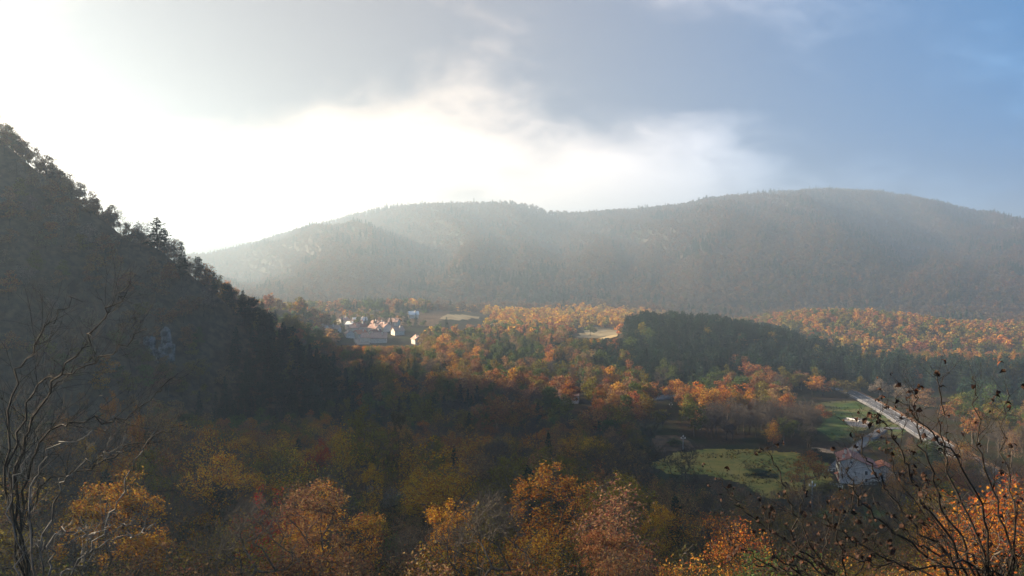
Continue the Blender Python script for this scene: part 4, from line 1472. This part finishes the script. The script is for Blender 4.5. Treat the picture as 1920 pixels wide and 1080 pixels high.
for b in ((1415, 893, 46, 14, 'green', 'dark green hedge bush left in the meadow corner'), (1440, 896, 36, 12, 'pine', 'dark hedge bush right in the meadow corner'),
          (1588, 748, 22, 12, 'dark', 'dark bush where the main road leaves the trees'), (1614, 735, 26, 32, 'olive', 'olive shrub standing beyond the main road bend'),
          (1650, 742, 40, 34, 'grey', 'grey brown bush beyond the main road'), (1690, 752, 60, 36, 'grey', 'wide grey bush right beyond the main road'), (1735, 765, 60, 38, 'brown', 'brown bush beyond the main road near the right'),
          (1790, 790, 70, 46, 'rust', 'rust bush beyond the main road at the right'), (1860, 820, 80, 50, 'brown', 'brown bush beyond the main road at the right edge'), (1225, 862, 50, 26, 'dark', 'dark scrub at the left end of the meadow'),
          (1262, 836, 50, 16, 'green', 'low scrub in the clearing left of the meadow'), (1530, 862, 60, 22, 'dark', 'dark hedge behind the orange tree by the farmhouse'), (1660, 850, 60, 24, 'green', 'green bush beside the driveway'),
          (1500, 778, 60, 20, 'brown', 'brown scrub at the edge of the grass field'), (1690, 880, 70, 40, 'olive', 'olive bush right of the annex'), (1740, 860, 60, 40, 'green', 'green bush below the main road'),
          (1640, 925, 80, 30, 'dark', 'dark bush below the farmhouse'), (1560, 935, 80, 36, 'olive', 'olive bush below and left of the farmhouse')):
    bush(*b)

# ------------------------------------------------------------------ close branches framing the view
def leaf_mesh(seed, L=0.08, wid=0.021):
    r_ = random.Random(seed)
    n_ = 5; V, Q = [], []
    bend = r_.uniform(2.0, 4.2); a_ = 0; x = z = 0
    for i in range(n_ + 1):
        t_ = i / n_
        ww = wid * (math.sin(math.pi * min(1, t_ * 0.92 + 0.06)) ** 0.8) * r_.uniform(0.75, 1.1)
        fold = 0.55 * ww
        V += [(x, -ww, z + fold), (x, 0, z), (x, ww, z + fold * r_.uniform(0.3, 1.2))]
        x += math.cos(a_) * L / n_; z -= math.sin(a_) * L / n_; a_ += bend / n_
    for i in range(n_):
        for k in (0, 1):
            Q.append((i * 3 + k, i * 3 + k + 1, i * 3 + 4 + k, i * 3 + 3 + k))
    return mesh('curled_leaf', V, Q, [M['dryleaf']])


LEAF = [leaf_mesh(k) for k in range(5)]
OLEAF = []
for k in range(2):
    me = leaf_mesh(20 + k).copy(); me.materials.clear(); me.materials.append(M['rustleaf']); OLEAF.append(me)


def smooth_path(pts, n=10):
    pts = [Vector(p) for p in pts]
    out = []
    for i in range(len(pts) - 1):
        p0, p1, p2, p3 = pts[max(i - 1, 0)], pts[i], pts[i + 1], pts[min(i + 2, len(pts) - 1)]
        for k in range(n):
            t_ = k / n
            out.append(0.5 * ((2 * p1) + (p2 - p0) * t_ + (2 * p0 - 5 * p1 + 4 * p2 - p3) * t_ ** 2 + (3 * p1 - p0 - 3 * p2 + p3) * t_ ** 3))
    return out + [pts[-1]]


def framing_shrub(name, label, cat, base, stems, r0, r1, mat, twigs, leaves, seed, tw_len=0.35, group=None, wob=0.02, tw_r=0.35, sub=True):
    """stems: lists of (px, py, distance); all rise from the base point"""
    rd = random.Random(seed)
    root = bpy.data.objects.new(name, None); col.objects.link(root); root.location = base
    tag(root, label, cat, group)
    B = Vector(base)
    tips = []
    allpts = []
    for st in stems:
        w_pts = [Vector(P(*q)) - B for q in st]
        first = w_pts[0]
        path = smooth_path([Vector((first.x * 0.12, first.y * 0.12, 0)), Vector((first.x * 0.55, first.y * 0.55, first.z * 0.5))] + w_pts, 6)
        path = [p + Vector((rd.gauss(0, wob), rd.gauss(0, wob), rd.gauss(0, wob))) * (i > 2) for i, p in enumerate(path)]
        n_ = len(path)
        mb = MB().tube(path, [r0 + (r1 - r0) * (i / (n_ - 1)) ** 0.8 for i in range(n_)], 6)
        br = mb.build('branch', mat, root, smooth=True)
        lo = int(n_ * 0.3)
        tm = MB()
        for k in range(twigs):
            i = rd.randint(lo, n_ - 2)
            d = (path[i + 1] - path[i]).normalized()
            side = Vector((rd.gauss(0, 1), rd.gauss(0, 1), rd.gauss(0.3, 0.8))).normalized()
            dirv = (d * 0.9 + side * 0.8).normalized()
            L = tw_len * rd.uniform(0.4, 1.3) * (1.25 - 0.6 * i / n_)
            q = [path[i]]
            for s_ in range(3):
                dirv = (dirv + Vector((rd.gauss(0, .22), rd.gauss(0, .22), rd.gauss(0.08, .22)))).normalized()
                q.append(q[-1] + dirv * L / 3)
            rr_ = (r0 + (r1 - r0) * i / n_) * tw_r
            tm.tube(q, [rr_, rr_ * .8, rr_ * .6, rr_ * .4], 4)
            tips.append((q[-1], dirv)); tips.append((q[2], dirv))
            if sub and L > tw_len * 0.5:
                for _ in range(3):
                    b0 = q[rd.randint(1, 2)]
                    dv = (dirv + Vector((rd.gauss(0, .7), rd.gauss(0, .7), rd.gauss(0.1, .7)))).normalized()
                    m1 = b0 + dv * L * 0.25; m2 = m1 + (dv + Vector((rd.gauss(0, .3), rd.gauss(0, .3), rd.gauss(0.1, .3)))).normalized() * L * 0.25
                    tm.tube([b0, m1, m2], [rr_ * .6, rr_ * .45, rr_ * .25], 3)
        tm.build('twigs', mat, br)['kind'] = 'stuff'
        tips.append((path[-1], (path[-1] - path[-3]).normalized()))
        tips.append((path[-3], (path[-1] - path[-3]).normalized()))
    for k in range(leaves):
        p, d = tips[rd.randrange(len(tips))]
        qx, qy = project(B + p)
        if 1556 < qx < 1645 and 838 < qy < 915:
            continue
        me = rd.choice(OLEAF) if rd.random() < 0.04 else rd.choice(LEAF)
        o = link('leaf', me, root)
        o.location = p + Vector((rd.gauss(0, .012), rd.gauss(0, .012), rd.gauss(0, .012)))
        q = (d + Vector((rd.gauss(0, .5), rd.gauss(0, .5), rd.gauss(-0.3, .4)))).normalized().to_track_quat('X', 'Z')
        o.rotation_euler = q.to_euler()
        o.rotation_euler.rotate_axis('X', rd.uniform(-1.2, 1.2))
        sc = rd.uniform(0.6, 1.35); o.scale = (sc, sc, sc)


def gpt(x, y):
    return (x, y, hz(x, y) - 0.1)


D = 8.6
framing_shrub('dry_leaved_shrub', 'dark shrub with curled dead leaves rising at the right edge', 'shrub', gpt(4.6, 8.4), [
    [(1830, 1080, D), (1770, 960, D), (1740, 880, D), (1722, 800, D), (1716, 750, D), (1711, 727, D)],
    [(1845, 1060, D), (1785, 900, D + .2), (1767, 800, D + .3), (1760, 720, D + .3), (1757, 700, D + .3)],
    [(1810, 1080, D), (1720, 920, D - .2), (1690, 850, D - .3), (1665, 803, D - .3), (1645, 783, D - .3), (1633, 795, D - .3)],
    [(1800, 1085, D), (1700, 970, D + .1), (1650, 900, D + .2), (1622, 850, D + .2), (1613, 815, D + .2), (1602, 824, D + .2)],
    [(1780, 1090, D), (1690, 1010, D - .3), (1620, 950, D - .4), (1595, 905, D - .5), (1588, 878, D - .5), (1577, 892, D - .5)],
    [(1900, 1050, D), (1850, 900, D), (1832, 780, D), (1826, 700, D)],
    [(1760, 1100, D), (1650, 1040, D + .3), (1560, 985, D + .3), (1532, 935, D + .3)],
    [(1850, 1000, D), (1790, 860, D - .4), (1712, 775, D - .5), (1686, 738, D - .5)],
    [(1900, 1000, D), (1880, 850, D + .3), (1890, 725, D + .3)],
    [(1860, 1080, D), (1760, 1000, D + .5), (1680, 880, D + .6), (1660, 840, D + .6)],
    [(1840, 1090, D), (1760, 1040, D - .6), (1700, 1000, D - .6), (1640, 1000, D - .6)],
    [(1900, 1090, D), (1800, 1040, D + .8), (1740, 960, D + .9), (1735, 900, D + .9)],
    [(1880, 1090, D), (1700, 1060, D - .2), (1600, 1050, D - .2), (1560, 1040, D - .2)],
], 0.020, 0.0035, M['dark_bark'], 28, 290, 5, 0.46)
framing_shrub('dry_leaved_shrub', 'dark shrub with curled dead leaves in front of the farmhouse tree', 'shrub', gpt(3.3, 9.4), [
    [(1560, 1110, 9.6), (1500, 1040, 9.6), (1485, 960, 9.6), (1465, 905, 9.6), (1450, 862, 9.6), (1432, 840, 9.6), (1416, 852, 9.6)],
    [(1570, 1110, 9.6), (1520, 1030, 9.5), (1500, 960, 9.4), (1510, 905, 9.4)],
    [(1580, 1110, 9.6), (1480, 1020, 9.8), (1400, 960, 9.9), (1370, 925, 9.9), (1343, 893, 9.9)],
    [(1590, 1110, 9.6), (1570, 1000, 9.2), (1600, 940, 9.1), (1612, 900, 9.1)],
    [(1550, 1110, 9.6), (1440, 1060, 10), (1385, 1010, 10), (1352, 962, 10)],
    [(1600, 1110, 9.6), (1640, 1020, 9.3), (1630, 962, 9.2)],
    [(1540, 1115, 9.6), (1470, 1070, 9.2), (1420, 1060, 9.1), (1370, 1050, 9.1)],
    [(1560, 1110, 9.6), (1540, 1040, 9.9), (1560, 980, 10), (1555, 940, 10)],
    [(1530, 1115, 9.6), (1450, 1040, 9.4), (1440, 980, 9.3), (1425, 945, 9.3)],
], 0.017, 0.0035, M['dark_bark'], 24, 250, 9, 0.42)
framing_shrub('bare_sapling', 'dark bare sapling leaning in from the left edge', 'tree', gpt(-9.6, 17.0), [
    [(30, 900, 17), (70, 770, 17), (140, 670, 17), (190, 600, 17), (225, 555, 17), (245, 530, 17)],
    [(20, 900, 17), (60, 740, 17.4), (150, 690, 17.4), (230, 650, 17.4), (275, 610, 17.4)],
    [(40, 920, 17), (110, 800, 16.6), (210, 790, 16.5), (280, 750, 16.5), (330, 705, 16.5)],
    [(10, 880, 17), (30, 720, 17.5), (70, 640, 17.5), (105, 590, 17.5), (140, 560, 17.5)],
    [(60, 940, 17), (160, 880, 16.4), (260, 830, 16.3), (340, 800, 16.3)],
    [(30, 890, 17), (90, 740, 17.6), (150, 690, 17.7), (190, 670, 17.7)],
], 0.036, 0.006, M['dark_bark'], 40, 0, 13, 1.2, None, 0.05, 0.3)
framing_shrub('pale_branched_shrub', 'shrub with crooked pale branches at the bottom left', 'shrub', gpt(-7.4, 13.2), [
    [(90, 1090, 13), (110, 1000, 13), (150, 1000, 13), (182, 1000, 13), (205, 986, 13), (240, 980, 13)],
    [(110, 1100, 13), (150, 1050, 13.2), (205, 1018, 13.2), (262, 1003, 13.2), (285, 985, 13.2)],
    [(80, 1060, 13), (110, 920, 12.8), (150, 878, 12.8), (200, 852, 12.8), (225, 848, 12.8)],
    [(130, 1090, 13), (200, 980, 13.3), (240, 900, 13.3), (270, 840, 13.3), (292, 803, 13.3)],
    [(60, 1060, 13), (60, 900, 13), (110, 835, 13), (170, 815, 13)],
    [(150, 1100, 13), (157, 1060, 12.9), (165, 1025, 12.9), (175, 1003, 12.9)],
    [(40, 1060, 13), (20, 930, 13), (50, 860, 13)],
], 0.022, 0.005, M['pale_bark'], 14, 0, 17, 0.6, None, 0.04, 0.3)

# ------------------------------------------------------------------ haze: closed box of even, pale air round everything
def haze():
    m = bpy.data.materials.new('haze_air'); m.use_nodes = True
    t = NT(m.node_tree); out = t.n('ShaderNodeOutputMaterial')
    v = t.n('ShaderNodeVolumePrincipled')
    v.inputs['Color'].default_value = (0.60, 0.80, 1.0, 1)
    v.inputs['Density'].default_value = 0.00042
    v.inputs['Anisotropy'].default_value = 0.56
    t.l(v.outputs[0], out.inputs['Volume'])
    mb = MB(); mb.box((0, 1500, 142), (14400, 11600, 310))
    o = mb.build('haze', m)
    o.visible_shadow = True
    tag(o, 'pale autumn haze filling the valley', 'haze', kind='stuff')
haze()
